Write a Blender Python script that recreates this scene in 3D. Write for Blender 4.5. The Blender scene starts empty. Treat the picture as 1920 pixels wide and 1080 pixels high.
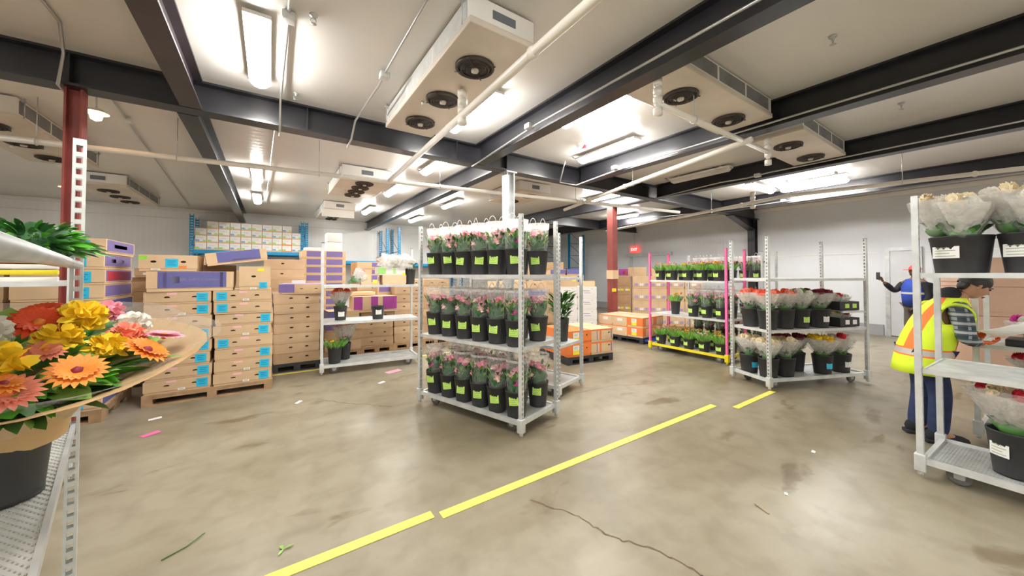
import bpy, bmesh, math, random
from mathutils import Vector, Matrix, Euler, noise

S = bpy.context.scene
COL = S.collection
PI = math.pi
rnd = random.Random(7)

# ------------------------------------------------------------------ camera, world, exposure
cam_d = bpy.data.cameras.new('camera')
cam_d.sensor_width = 36.0
cam_d.lens = 36.0 * 670 / 1920
cam_d.shift_y = -40 / 1920
cam_d.clip_start = 0.05
cam = bpy.data.objects.new('camera', cam_d)
COL.objects.link(cam)
cam.location = (0, 0, 1.5)
cam.rotation_euler = (math.radians(91.2), 0, math.radians(-34.18))
S.camera = cam
wd = bpy.data.worlds.new('world')
S.world = wd
wd.use_nodes = True
wd.node_tree.nodes['Background'].inputs[0].default_value = (0.9, 0.95, 1, 1)
wd.node_tree.nodes['Background'].inputs[1].default_value = 0.3
S.view_settings.view_transform = 'Standard'
S.view_settings.look = 'None'
S.view_settings.exposure = 0.0
S.view_settings.gamma = 1.0
S.cycles.transparent_max_bounces = 24
S.cycles.max_bounces = 8
S.cycles.diffuse_bounces = 5
S.cycles.sample_clamp_indirect = 6.0
LAMP = 88.0

# ------------------------------------------------------------------ materials
MATS = {}


def mat(name, col, rough=0.5, metal=0.0, var=0.08, scale=6.0, bump=0.0, bscale=40.0, emit=0.0, spec=0.5, sheen=0.0):
    """Principled material whose colour wanders a little with object-space noise."""
    if name in MATS:
        return MATS[name]
    m = bpy.data.materials.new(name)
    m.use_nodes = True
    nt = m.node_tree
    b = nt.nodes['Principled BSDF']
    b.inputs['Roughness'].default_value = rough
    b.inputs['Metallic'].default_value = metal
    b.inputs['Specular IOR Level'].default_value = spec
    tc = nt.nodes.new('ShaderNodeTexCoord')
    nz = nt.nodes.new('ShaderNodeTexNoise')
    nz.inputs['Scale'].default_value = scale
    nz.inputs['Detail'].default_value = 4
    nt.links.new(tc.outputs['Object'], nz.inputs['Vector'])
    cr = nt.nodes.new('ShaderNodeValToRGB')
    cr.color_ramp.elements[0].position = 0.3
    cr.color_ramp.elements[1].position = 0.7
    cr.color_ramp.elements[0].color = tuple(max(0, c * (1 - var)) for c in col) + (1,)
    cr.color_ramp.elements[1].color = tuple(min(1, c * (1 + var)) for c in col) + (1,)
    nt.links.new(nz.outputs['Fac'], cr.inputs['Fac'])
    nt.links.new(cr.outputs['Color'], b.inputs['Base Color'])
    if bump:
        n2 = nt.nodes.new('ShaderNodeTexNoise')
        n2.inputs['Scale'].default_value = bscale
        nt.links.new(tc.outputs['Object'], n2.inputs['Vector'])
        bp = nt.nodes.new('ShaderNodeBump')
        bp.inputs['Strength'].default_value = bump
        bp.inputs['Distance'].default_value = 0.01
        nt.links.new(n2.outputs['Fac'], bp.inputs['Height'])
        nt.links.new(bp.outputs['Normal'], b.inputs['Normal'])
    if emit:
        b.inputs['Emission Color'].default_value = tuple(col) + (1,)
        b.inputs['Emission Strength'].default_value = emit
    MATS[name] = m
    return m


def film(name, col, opacity, rough=0.12, gloss=0.5):
    """Thin clear or frosted plastic film: part see-through, part sheen."""
    m = bpy.data.materials.new(name)
    m.use_nodes = True
    nt = m.node_tree
    out = nt.nodes['Material Output']
    b = nt.nodes['Principled BSDF']
    b.inputs['Base Color'].default_value = tuple(col) + (1,)
    b.inputs['Roughness'].default_value = rough
    b.inputs['Specular IOR Level'].default_value = gloss
    tr = nt.nodes.new('ShaderNodeBsdfTransparent')
    mx = nt.nodes.new('ShaderNodeMixShader')
    tc = nt.nodes.new('ShaderNodeTexCoord')
    nz = nt.nodes.new('ShaderNodeTexNoise')
    nz.inputs['Scale'].default_value = 14
    nz.inputs['Distortion'].default_value = 1.5
    nt.links.new(tc.outputs['Object'], nz.inputs['Vector'])
    mr = nt.nodes.new('ShaderNodeMapRange')
    mr.inputs['From Min'].default_value = 0.3
    mr.inputs['From Max'].default_value = 0.75
    mr.inputs['To Min'].default_value = opacity * 0.6
    mr.inputs['To Max'].default_value = min(1, opacity * 1.7)
    nt.links.new(nz.outputs['Fac'], mr.inputs['Value'])
    bp = nt.nodes.new('ShaderNodeBump')
    bp.inputs['Strength'].default_value = 0.4
    bp.inputs['Distance'].default_value = 0.02
    nt.links.new(nz.outputs['Fac'], bp.inputs['Height'])
    nt.links.new(bp.outputs['Normal'], b.inputs['Normal'])
    nt.links.new(mr.outputs['Result'], mx.inputs['Fac'])
    nt.links.new(tr.outputs['BSDF'], mx.inputs[1])
    tl = nt.nodes.new('ShaderNodeBsdfTranslucent')
    tl.inputs['Color'].default_value = tuple(col) + (1,)
    m2 = nt.nodes.new('ShaderNodeMixShader')
    m2.inputs['Fac'].default_value = 0.45
    nt.links.new(b.outputs['BSDF'], m2.inputs[1])
    nt.links.new(tl.outputs['BSDF'], m2.inputs[2])
    nt.links.new(m2.outputs['Shader'], mx.inputs[2])
    nt.links.new(mx.outputs['Shader'], out.inputs['Surface'])
    return m


def panel_mat(name, col, axis, pitch, rough, var=0.05):
    """Insulated white metal panels: fine ribs and a joint line every so often, soft reflections."""
    m = mat(name, col, rough, 0, var, 0.8)
    nt = m.node_tree
    b = nt.nodes['Principled BSDF']
    tc = [n for n in nt.nodes if n.type == 'TEX_COORD'][0]
    wv = nt.nodes.new('ShaderNodeTexWave')
    wv.wave_type = 'BANDS'
    wv.bands_direction = axis
    wv.inputs['Scale'].default_value = 0.314 / pitch
    wv.inputs['Distortion'].default_value = 0.3
    wv.inputs['Detail'].default_value = 1
    nt.links.new(tc.outputs['Object'], wv.inputs['Vector'])
    bp = nt.nodes.new('ShaderNodeBump')
    bp.inputs['Strength'].default_value = 0.12
    bp.inputs['Distance'].default_value = 0.01
    nt.links.new(wv.outputs['Fac'], bp.inputs['Height'])
    nt.links.new(bp.outputs['Normal'], b.inputs['Normal'])
    return m


def floor_mat():
    m = bpy.data.materials.new('polished_concrete')
    m.use_nodes = True
    nt = m.node_tree
    b = nt.nodes['Principled BSDF']
    L = nt.links.new
    tc = nt.nodes.new('ShaderNodeTexCoord')

    def nz(scale, det, dist=0.0, stretch=None):
        n = nt.nodes.new('ShaderNodeTexNoise')
        n.inputs['Scale'].default_value = scale
        n.inputs['Detail'].default_value = det
        n.inputs['Distortion'].default_value = dist
        if stretch:
            mp = nt.nodes.new('ShaderNodeMapping')
            mp.inputs['Scale'].default_value = stretch
            mp.inputs['Rotation'].default_value = (0, 0, 0.9)
            L(tc.outputs['Object'], mp.inputs['Vector'])
            L(mp.outputs['Vector'], n.inputs['Vector'])
        else:
            L(tc.outputs['Object'], n.inputs['Vector'])
        return n

    def ramp(n, stops):
        r = nt.nodes.new('ShaderNodeValToRGB')
        e = r.color_ramp.elements
        e[0].position, e[0].color = stops[0][0], stops[0][1] + (1,)
        e[1].position, e[1].color = stops[-1][0], stops[-1][1] + (1,)
        for p, c in stops[1:-1]:
            x = e.new(p)
            x.color = c + (1,)
        L(n.outputs['Fac'], r.inputs['Fac'])
        return r
    big = ramp(nz(0.55, 8, 0.8), [(0.3, (0.232, 0.192, 0.128)), (0.5, (0.318, 0.282, 0.205)), (0.72, (0.375, 0.342, 0.268))])
    fine = ramp(nz(5, 10, 0.3), [(0.25, (0.72, 0.70, 0.66)), (0.55, (1, 1, 1)), (0.8, (1.0, 1.0, 1.0))])
    streak = ramp(nz(1.6, 6, 0.2, (0.25, 1.6, 1)), [(0.3, (0.80, 0.77, 0.72)), (0.55, (1, 1, 1)), (1.0, (1, 1, 1))])
    m1 = nt.nodes.new('ShaderNodeMixRGB')
    m1.blend_type = 'MULTIPLY'
    m1.inputs[0].default_value = 0.8
    L(big.outputs[0], m1.inputs[1])
    L(fine.outputs[0], m1.inputs[2])
    m2 = nt.nodes.new('ShaderNodeMixRGB')
    m2.blend_type = 'MULTIPLY'
    m2.inputs[0].default_value = 0.85
    L(m1.outputs[0], m2.inputs[1])
    L(streak.outputs[0], m2.inputs[2])
    spots = ramp(nz(2.6, 5, 0.4, (0.5, 1.3, 1)), [(0.30, (0.55, 0.47, 0.38)), (0.36, (1, 1, 1)), (1.0, (1, 1, 1))])
    m3 = nt.nodes.new('ShaderNodeMixRGB')
    m3.blend_type = 'MULTIPLY'
    m3.inputs[0].default_value = 0.8
    L(m2.outputs[0], m3.inputs[1])
    L(spots.outputs[0], m3.inputs[2])
    L(m3.outputs[0], b.inputs['Base Color'])
    r = nt.nodes.new('ShaderNodeMapRange')
    r.inputs['To Min'].default_value = 0.20
    r.inputs['To Max'].default_value = 0.50
    b.inputs['Specular IOR Level'].default_value = 0.4
    n = nz(1.3, 6, 0.6)
    L(n.outputs['Fac'], r.inputs['Value'])
    L(r.outputs['Result'], b.inputs['Roughness'])
    bp = nt.nodes.new('ShaderNodeBump')
    bp.inputs['Strength'].default_value = 0.06
    bp.inputs['Distance'].default_value = 0.01
    n2 = nz(18, 5)
    L(n2.outputs['Fac'], bp.inputs['Height'])
    L(bp.outputs['Normal'], b.inputs['Normal'])
    return m


def plaid_mat():
    m = bpy.data.materials.new('grey_plaid_flannel')
    m.use_nodes = True
    nt = m.node_tree
    b = nt.nodes['Principled BSDF']
    b.inputs['Roughness'].default_value = 0.9
    tc = nt.nodes.new('ShaderNodeTexCoord')
    prev = None
    for ax, sc, colr in (('X', 4.5, (0.30, 0.32, 0.33)), ('Z', 4.0, (0.42, 0.44, 0.44)), ('Z', 8.0, (0.06, 0.09, 0.12))):
        w = nt.nodes.new('ShaderNodeTexWave')
        w.bands_direction = ax
        w.inputs['Scale'].default_value = sc
        nt.links.new(tc.outputs['Object'], w.inputs['Vector'])
        rp = nt.nodes.new('ShaderNodeValToRGB')
        rp.color_ramp.elements[0].position = 0.78
        rp.color_ramp.elements[1].position = 0.86
        nt.links.new(w.outputs['Fac'], rp.inputs['Fac'])
        mx = nt.nodes.new('ShaderNodeMixRGB')
        if prev:
            nt.links.new(prev.outputs[0], mx.inputs[1])
        else:
            mx.inputs[1].default_value = (0.045, 0.055, 0.065, 1)
        mx.inputs[2].default_value = colr + (1,)
        nt.links.new(rp.outputs[0], mx.inputs[0])
        prev = mx
    nt.links.new(prev.outputs[0], b.inputs['Base Color'])
    return m


# ------------------------------------------------------------------ geometry builder
class G:
    def __init__(self):
        self.v, self.f, self.m, self.s = [], [], [], []

    def add(self, vs, fs, mi=0, smooth=False, T=None):
        o = len(self.v)
        self.v += [tuple(T @ Vector(p)) if T else tuple(p) for p in vs]
        for f in fs:
            self.f.append([o + i for i in f])
            self.m.append(mi)
            self.s.append(smooth)
        return self

    def box(self, lo, hi, mi=0, T=None):
        x0, y0, z0 = lo
        x1, y1, z1 = hi
        return self.add([(x0, y0, z0), (x1, y0, z0), (x1, y1, z0), (x0, y1, z0), (x0, y0, z1), (x1, y0, z1), (x1, y1, z1), (x0, y1, z1)],
                        [(0, 3, 2, 1), (4, 5, 6, 7), (0, 1, 5, 4), (1, 2, 6, 5), (2, 3, 7, 6), (3, 0, 4, 7)], mi, False, T)

    def rbox(self, lo, hi, r, mi=0, T=None):
        """box with chamfered edges"""
        bm = bmesh.new()
        bmesh.ops.create_cube(bm, size=1)
        c = [(a + b) / 2 for a, b in zip(lo, hi)]
        s = [b - a for a, b in zip(lo, hi)]
        for v in bm.verts:
            v.co = Vector((c[i] + v.co[i] * s[i] for i in range(3)))
        bmesh.ops.bevel(bm, geom=bm.edges[:], offset=r, segments=2, profile=0.6, affect='EDGES')
        bm.verts.index_update()
        self.add([v.co.copy() for v in bm.verts], [[v.index for v in f.verts] for f in bm.faces], mi, True, T)
        bm.free()
        return self

    def tube(self, pts, r, n=8, mi=0, smooth=True, caps=True, T=None):
        pts = [Vector(p) for p in pts]
        rs = r if isinstance(r, (list, tuple)) else [r] * len(pts)
        vs, fs = [], []
        for i, p in enumerate(pts):
            d = (pts[min(i + 1, len(pts) - 1)] - pts[max(i - 1, 0)]).normalized()
            a = Vector((0, 0, 1)) if abs(d.z) < 0.9 else Vector((1, 0, 0))
            u = d.cross(a).normalized()
            w = u.cross(d)
            for k in range(n):
                t = 2 * PI * k / n
                vs.append(p + (u * math.cos(t) + w * math.sin(t)) * rs[i])
        for i in range(len(pts) - 1):
            for k in range(n):
                a, b = i * n + k, i * n + (k + 1) % n
                fs.append((a, b, b + n, a + n))
        if caps:
            fs.append(tuple(range(n))[::-1])
            fs.append(tuple(range((len(pts) - 1) * n, len(pts) * n)))
        return self.add(vs, fs, mi, smooth, T)

    def lathe(self, prof, n=20, mi=0, smooth=True, T=None, sx=1.0, sy=1.0, wob=None):
        vs, fs = [], []
        for j, (r, z) in enumerate(prof):
            for k in range(n):
                t = 2 * PI * k / n
                q = r * (wob(t, j) if wob else 1)
                vs.append((math.cos(t) * q * sx, math.sin(t) * q * sy, z))
        for j in range(len(prof) - 1):
            for k in range(n):
                a, b = j * n + k, j * n + (k + 1) % n
                fs.append((a, b, b + n, a + n))
        return self.add(vs, fs, mi, smooth, T)

    def disc(self, c, r, n=20, mi=0, T=None, up=1):
        vs = [(c[0] + r * math.cos(2 * PI * k / n), c[1] + r * math.sin(2 * PI * k / n), c[2]) for k in range(n)]
        return self.add(vs, [tuple(range(n)) if up > 0 else tuple(range(n))[::-1]], mi, False, T)

    def blob(self, c, r, mi=0, sub=1, amp=0.0, seed=0, T=None):
        r = r if isinstance(r, (list, tuple)) else (r, r, r)
        bm = bmesh.new()
        bmesh.ops.create_icosphere(bm, subdivisions=sub, radius=1)
        vs = []
        for v in bm.verts:
            k = 1 + amp * noise.noise(v.co * 2.3 + Vector((seed * 3.7, seed, 1)))
            vs.append((c[0] + v.co.x * r[0] * k, c[1] + v.co.y * r[1] * k, c[2] + v.co.z * r[2] * k))
        bm.verts.index_update()
        self.add(vs, [[v.index for v in f.verts] for f in bm.faces], mi, True, T)
        bm.free()
        return self

    def leaf(self, p, d, ln, w, mi=0, droop=0.3, roll=0.0):
        p, d = Vector(p), Vector(d).normalized()
        a = Vector((0, 0, 1)) if abs(d.z) < 0.95 else Vector((1, 0, 0))
        s = d.cross(a).normalized()
        nrm = s.cross(d)
        s = s * math.cos(roll) + nrm * math.sin(roll)
        nrm = s.cross(d)
        pts = []
        for t, k in ((0, 0.12), (0.3, 0.85), (0.6, 1.0), (0.85, 0.55), (1, 0.04)):
            c = p + d * ln * t + Vector((0, 0, -1)) * droop * ln * t * t
            pts += [c - s * w * k / 2 + nrm * w * 0.12 * k, c, c + s * w * k / 2 + nrm * w * 0.12 * k]
        fs = []
        for i in range(4):
            for j in range(2):
                a0 = i * 3 + j
                fs.append((a0, a0 + 1, a0 + 4, a0 + 3))
        return self.add(pts, fs, mi, True)

    def mesh(self, name, mats):
        me = bpy.data.meshes.new(name)
        me.from_pydata(self.v, [], self.f)
        for m in (mats if isinstance(mats, (list, tuple)) else [mats]):
            me.materials.append(m)
        me.polygons.foreach_set('material_index', self.m)
        me.polygons.foreach_set('use_smooth', self.s)
        me.update()
        return me

    def build(self, name, mats, parent=None, loc=(0, 0, 0), rz=0.0):
        return put(name, self.mesh(name, mats), parent, loc, rz)


def put(name, me, parent=None, loc=(0, 0, 0), rz=0.0):
    o = bpy.data.objects.new(name, me)
    COL.objects.link(o)
    o.location = loc
    if rz:
        o.rotation_euler = (0, 0, rz)
    if parent:
        o.parent = parent
    return o


def tag(o, label, cat, group=None, kind=None):
    o['label'] = label
    o['category'] = cat
    if group:
        o['group'] = group
    if kind:
        o['kind'] = kind
    return o


def thing(name, loc, rz, label, cat, group=None):
    o = bpy.data.objects.new(name, None)
    o.empty_display_size = 0.1
    COL.objects.link(o)
    o.location = loc
    o.rotation_euler = (0, 0, rz)
    return tag(o, label, cat, group)


def struct(o, label=None, cat=None):
    o['kind'] = 'structure'
    if label:
        o['label'] = label
    if cat:
        o['category'] = cat
    return o


def copy_tree(o, parent=None):
    c = o.copy()
    COL.objects.link(c)
    if parent is not None:
        c.parent = parent
    for ch in list(o.children):
        copy_tree(ch, c)
    return c


ORD = ['first', 'second', 'third', 'fourth', 'fifth', 'sixth', 'seventh', 'eighth', 'ninth', 'tenth', 'eleventh', 'twelfth']

# ------------------------------------------------------------------ palette
M_wall = panel_mat('white_wall_panel', (0.88, 0.88, 0.87), 'X', 0.12, 0.28)
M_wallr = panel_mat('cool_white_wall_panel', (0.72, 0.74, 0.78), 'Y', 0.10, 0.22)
M_ceil = panel_mat('white_ceiling_panel', (0.76, 0.74, 0.71), 'Y', 0.16, 0.3)
M_floor = floor_mat()
M_black = mat('black_painted_steel', (0.022, 0.022, 0.027), 0.3, 0.0, 0.3, 3)
M_brown = mat('dark_bronze_painted_steel', (0.05, 0.04, 0.045), 0.4, 0.0, 0.2, 3)
M_red = mat('red_oxide_painted_steel', (0.27, 0.055, 0.045), 0.5, 0, 0.2, 4)
M_curb = mat('grey_wall_curb', (0.36, 0.36, 0.38), 0.5, 0, 0.1, 3)
M_galv = mat('galvanised_steel', (0.72, 0.745, 0.74), 0.36, 0.35, 0.12, 9)
M_galvd = mat('dull_galvanised_steel', (0.56, 0.58, 0.58), 0.42, 0.45, 0.15, 9)
M_white = mat('white_enamel', (0.82, 0.80, 0.76), 0.35, 0, 0.05, 3)
M_pan = mat('cream_drip_pan', (0.70, 0.62, 0.53), 0.4, 0, 0.12, 2)
M_coil = mat('grey_coil_fins', (0.22, 0.225, 0.23), 0.5, 0.3, 0.2, 6)
M_fan = mat('dark_fan_guard', (0.055, 0.045, 0.04), 0.5, 0.2, 0.3, 8)
M_hub = mat('pale_fan_hub', (0.60, 0.55, 0.48), 0.5, 0, 0.05)
M_plate = mat('dark_name_plate', (0.14, 0.16, 0.19), 0.4)
M_pipe = mat('white_painted_pipe', (0.84, 0.80, 0.72), 0.35, 0, 0.05, 3)
M_cond = mat('grey_conduit', (0.55, 0.55, 0.54), 0.3, 0.7, 0.08, 4)
M_blk = mat('black_plastic', (0.03, 0.03, 0.032), 0.5, 0, 0.2, 6)
M_blk2 = mat('worn_black_plastic', (0.035, 0.035, 0.04), 0.5, 0, 0.3, 8)
M_lime = mat('lime_paper', (0.56, 0.86, 0.16), 0.7, 0, 0.05)
M_ink = mat('faded_ink', (0.30, 0.38, 0.20), 0.8)
M_paper = mat('white_paper', (0.86, 0.86, 0.85), 0.7, 0, 0.03)
M_cyan = mat('cyan_label_paper', (0.02, 0.52, 0.80), 0.6, 0, 0.06)
M_cyanink = mat('deep_cyan_ink', (0.01, 0.25, 0.48), 0.7)
M_pink = mat('pale_pink_label', (0.85, 0.50, 0.52), 0.7, 0, 0.05)
M_yell = mat('yellow_sticker', (0.92, 0.80, 0.05), 0.6, 0, 0.04)
M_org = mat('orange_sticker', (0.90, 0.25, 0.05), 0.6, 0, 0.04)
M_green = mat('green_sticker', (0.30, 0.80, 0.06), 0.6, 0, 0.04)
M_redp = mat('red_label', (0.80, 0.05, 0.06), 0.6, 0, 0.06)
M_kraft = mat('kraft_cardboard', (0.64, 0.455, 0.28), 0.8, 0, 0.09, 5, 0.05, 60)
M_kraft2 = mat('shaded_tan_cardboard', (0.52, 0.355, 0.21), 0.8, 0, 0.1, 5, 0.05, 60)  # own dark tan, and painted shade on the gap and lower rack cartons
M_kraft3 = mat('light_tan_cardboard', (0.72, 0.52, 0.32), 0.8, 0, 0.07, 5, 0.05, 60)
M_hole = mat('dark_box_interior', (0.05, 0.035, 0.025), 0.9)  # dark colour standing in for the shade inside hand holes
M_purple = mat('violet_printed_card', (0.20, 0.15, 0.40), 0.6, 0, 0.07, 4)
M_indigo = mat('indigo_printed_card', (0.13, 0.13, 0.36), 0.6, 0, 0.08, 4)
M_magen = mat('magenta_printed_card', (0.36, 0.05, 0.30), 0.6, 0, 0.08, 4)
M_lilac = mat('pale_violet_print', (0.42, 0.32, 0.62), 0.6)
M_mute = mat('muted_grey_print', (0.30, 0.27, 0.42), 0.7)
M_whitebox = mat('white_cardboard', (0.82, 0.80, 0.78), 0.7, 0, 0.03, 4)
M_orange = mat('orange_printed_card', (0.85, 0.22, 0.05), 0.55, 0, 0.07, 4)
M_wood = mat('pallet_wood', (0.42, 0.27, 0.15), 0.85, 0, 0.2, 9, 0.1, 30)
M_bluer = mat('blue_rack_steel', (0.01, 0.26, 0.52), 0.4, 0, 0.1, 4)
M_bluepr = mat('blue_print', (0.20, 0.42, 0.75), 0.6)
M_greenpr = mat('green_print', (0.35, 0.72, 0.20), 0.6)
M_tape = mat('yellow_floor_tape', (0.90, 0.78, 0.14), 0.5, 0, 0.12, 9)
M_hotpink = mat('hot_pink_paint', (0.90, 0.16, 0.40), 0.45, 0, 0.08, 5)
M_yelp = mat('yellow_painted_steel', (0.85, 0.68, 0.02), 0.45, 0, 0.08, 5)
M_rubber = mat('grey_rubber', (0.15, 0.15, 0.15), 0.6, 0, 0.15)
M_hubw = mat('caster_hub', (0.45, 0.46, 0.46), 0.4, 0.4)
M_leaf = mat('mid_green_leaf', (0.07, 0.20, 0.045), 0.5, 0, 0.35, 9)
M_leafd = mat('dark_green_leaf', (0.025, 0.11, 0.025), 0.5, 0, 0.35, 9)
M_leafl = mat('light_green_leaf', (0.30, 0.54, 0.11), 0.5, 0, 0.3, 9)
M_leafb = mat('bright_green_leaf', (0.10, 0.42, 0.03), 0.45, 0, 0.3, 9)
M_fpink = mat('pink_petal', (0.88, 0.36, 0.45), 0.6, 0, 0.12, 20)
M_fpale = mat('pale_pink_petal', (0.90, 0.58, 0.56), 0.6, 0, 0.1, 20)
M_fmag = mat('magenta_petal', (0.75, 0.06, 0.42), 0.6, 0, 0.15, 20)
M_fyel = mat('yellow_petal', (0.95, 0.66, 0.03), 0.6, 0, 0.12, 20)
M_fora = mat('orange_petal', (0.92, 0.30, 0.04), 0.6, 0, 0.15, 20)
M_fred = mat('red_orange_petal', (0.88, 0.10, 0.03), 0.6, 0, 0.15, 20)
M_fcor = mat('coral_petal', (0.92, 0.30, 0.20), 0.6, 0, 0.12, 20)
M_fcream = mat('cream_petal', (0.84, 0.72, 0.48), 0.6, 0, 0.08, 20)
M_fwhite = mat('white_petal', (0.86, 0.84, 0.76), 0.6, 0, 0.06, 20)
M_fwine = mat('wine_red_petal', (0.26, 0.02, 0.04), 0.6, 0, 0.25, 20)
M_fcrim = mat('crimson_petal', (0.62, 0.02, 0.05), 0.6, 0, 0.2, 20)
M_clear = film('clear_sleeve_film', (0.92, 0.92, 0.92), 0.19, 0.25, 0.4)
M_frost = film('frosted_wrap_film', (0.90, 0.88, 0.84), 0.86, 0.3, 0.5)
M_wrapc = film('crinkled_clear_wrap', (0.92, 0.94, 0.93), 0.20, 0.1, 0.9)
M_kpaper = mat('brown_kraft_paper', (0.58, 0.38, 0.18), 0.75, 0, 0.12, 6, 0.2, 12)
M_milk = film('milky_sleeve_top', (0.95, 0.95, 0.94), 0.5, 0.3, 0.4)
M_tube = mat('lit_lamp_diffuser', (1.0, 0.97, 0.92), 0.4, 0, 0.0, 1, emit=LAMP)
M_warm = mat('warm_bulkhead_glass', (1.0, 0.62, 0.30), 0.4, 0, 0.0, 1, emit=14)
M_tubeoff = mat('unlit_lamp_diffuser', (0.62, 0.60, 0.58), 0.4)
M_skin = mat('light_brown_skin', (0.50, 0.27, 0.17), 0.55, 0, 0.06)
M_skin2 = mat('brown_skin', (0.20, 0.10, 0.06), 0.55, 0, 0.06)
M_hair = mat('dark_hair', (0.018, 0.013, 0.010), 0.6, 0, 0.3, 30)
M_hiviz = mat('fluorescent_yellow_cloth', (0.74, 0.95, 0.04), 0.75, 0, 0.05)
M_hivo = mat('fluorescent_orange_tape', (1.0, 0.22, 0.04), 0.7, 0, 0.05)
M_refl = mat('silver_reflective_tape', (0.62, 0.58, 0.56), 0.35, 0.2)
M_denim = mat('dark_blue_denim', (0.02, 0.035, 0.10), 0.85, 0, 0.3, 14)
M_glove = mat('orange_work_glove', (0.78, 0.16, 0.05), 0.7, 0, 0.15)
M_dark = mat('black_cloth', (0.02, 0.02, 0.025), 0.9, 0, 0.2)
M_navy = mat('royal_blue_cloth', (0.02, 0.06, 0.36), 0.8, 0, 0.15)
M_khaki = mat('brown_trouser_cloth', (0.10, 0.085, 0.075), 0.85, 0, 0.15)
M_door = mat('grey_door_paint', (0.62, 0.63, 0.66), 0.45, 0, 0.04)
M_plaid = plaid_mat()
# ------------------------------------------------------------------ room shell
XL, XR, YF, YB, ZC = -8.0, 12.5, -5.0, 14.6, 3.51
ZB = 3.20
struct(G().box((XL - 0.2, YF - 0.2, -0.15), (XR + 0.2, YB + 0.2, 0)).build('floor', M_floor))
struct(G().box((XL - 0.2, YF - 0.2, ZC), (XR + 0.2, YB + 0.2, ZC + 0.15)).build('ceiling', M_ceil))
struct(G().box((XL, YB, 0), (XR, YB + 0.15, ZC)).build('wall_back', M_wall))
struct(G().box((XR, YF, 0), (XR + 0.15, YB, ZC)).build('wall_right', M_wallr))
struct(G().box((XL - 0.15, YF, 0), (XL, YB, ZC)).build('wall_left', M_wallr))
struct(G().box((XL, YF - 0.15, 0), (XR, YF, ZC)).build('wall_front', M_wall))
# curbs and cover strips
struct(G().box((XR - 0.05, YF, 0), (XR, 1.50, 0.26)).box((XR - 0.05, 2.15, 0), (XR, 7.9, 0.26)).box((XR - 0.05, 9.6, 0), (XR, YB, 0.26)).build('baseboard_right', M_curb))
struct(G().box((XL, YB - 0.05, 0), (XR - 0.05, YB, 0.26)).build('baseboard_back', M_curb))
struct(G().box((XL, YB - 0.03, ZC - 0.10), (XR, YB, ZC - 0.02)).box((XL, YB - 0.02, ZC - 0.34), (XR, YB, ZC - 0.31)).build('trim_1', M_white))
struct(G().box((XR - 0.03, YF, ZC - 0.12), (XR, YB, ZC - 0.02)).box((XR - 0.015, YF, 2.02), (XR, 1.44, 2.04)).box((XR - 0.015, 2.24, 2.02), (XR, 7.7, 2.04)).box((XR - 0.015, 9.8, 2.3), (XR, YB, 2.32)).build('trim_2', M_white))

# doors in the right wall
d1 = struct(G().box((XR - 0.06, 1.58, 0.02), (XR - 0.01, 2.02, 2.06)).build('door_1', M_door), 'plain white cold-room door in the far side wall', 'door')
G().box((XR - 0.08, 2.02, 0), (XR, 2.10, 2.14)).box((XR - 0.08, 1.50, 0), (XR, 1.58, 2.14)).box((XR - 0.08, 1.58, 2.06), (XR, 2.02, 2.14)).build('door_frame', M_galvd, d1)
G().tube([(XR - 0.06, 1.66, 1.0), (XR - 0.12, 1.66, 1.0), (XR - 0.12, 1.74, 1.0)], 0.012, 8).build('door_handle', M_galv, d1)
d2 = struct(G().box((XR - 0.05, 8.0, 0.02), (XR - 0.01, 9.42, 2.22)).build('door_2', M_door), 'wide grey sliding door under the exit sign', 'door')
G().box((XR - 0.08, 9.42, 0), (XR, 9.56, 2.34)).box((XR - 0.08, 7.86, 0), (XR, 8.0, 2.34)).box((XR - 0.1, 7.7, 2.22), (XR, 9.7, 2.34)).build('door_frame', M_galvd, d2)


# steel frame
def beam(a, b, w, z0, z1, m, name='beam'):
    a, b = Vector(a), Vector(b)
    d = (b - a).normalized()
    n = Vector((-d.y, d.x, 0))
    L = (b - a).length
    T = Matrix(((d.x, n.x, 0, a.x), (d.y, n.y, 0, a.y), (0, 0, 1, 0), (0, 0, 0, 1)))
    g = G()
    g.box((0, -w / 2, z0), (L, w / 2, z0 + 0.022), 0, T)
    g.box((0, -w / 2, z1 - 0.022), (L, w / 2, z1), 0, T)
    g.box((0, -0.012, z0 + 0.022), (L, 0.012, z1 - 0.022), 0, T)
    return g, T, struct


def mk_beam(a, b, w=0.17, z0=ZB, z1=ZC, m=None, stiff=()):
    g, T, _ = beam((a[0], a[1], 0), (b[0], b[1], 0), w, z0, z1, m)
    for s in stiff:
        g.box((s, -w / 2 + 0.01, z0 + 0.02), (s + 0.012, w / 2 - 0.01, z1 - 0.02), 0, T)
    return struct(g.build('beam', m or M_black))


mk_beam((XL, 4.95), (XR, 4.95), 0.2, stiff=(5.2, 6.48, 8.35, 10.3, 11.2, 13.0))
mk_beam((-0.68, YF), (-0.68, 4.83), 0.17, m=M_brown)
mk_beam((-0.74, 5.07), (-0.74, YB), 0.17, m=M_black)
mk_beam((2.70, YF), (2.70, 4.83), 0.17)
mk_beam((3.12, 5.07), (3.12, YB), 0.17)
mk_beam((4.86, YF), (4.86, 4.83), 0.17)
mk_beam((7.26, YF), (7.26, 4.83), 0.17)
mk_beam((7.26, 5.07), (7.26, YB), 0.17)
mk_beam((10.3, YF), (10.3, 4.83), 0.17)
mk_beam((10.3, 5.07), (10.3, YB), 0.17)
mk_beam((7.38, 9.3), (XR, 9.3), 0.17)
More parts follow.
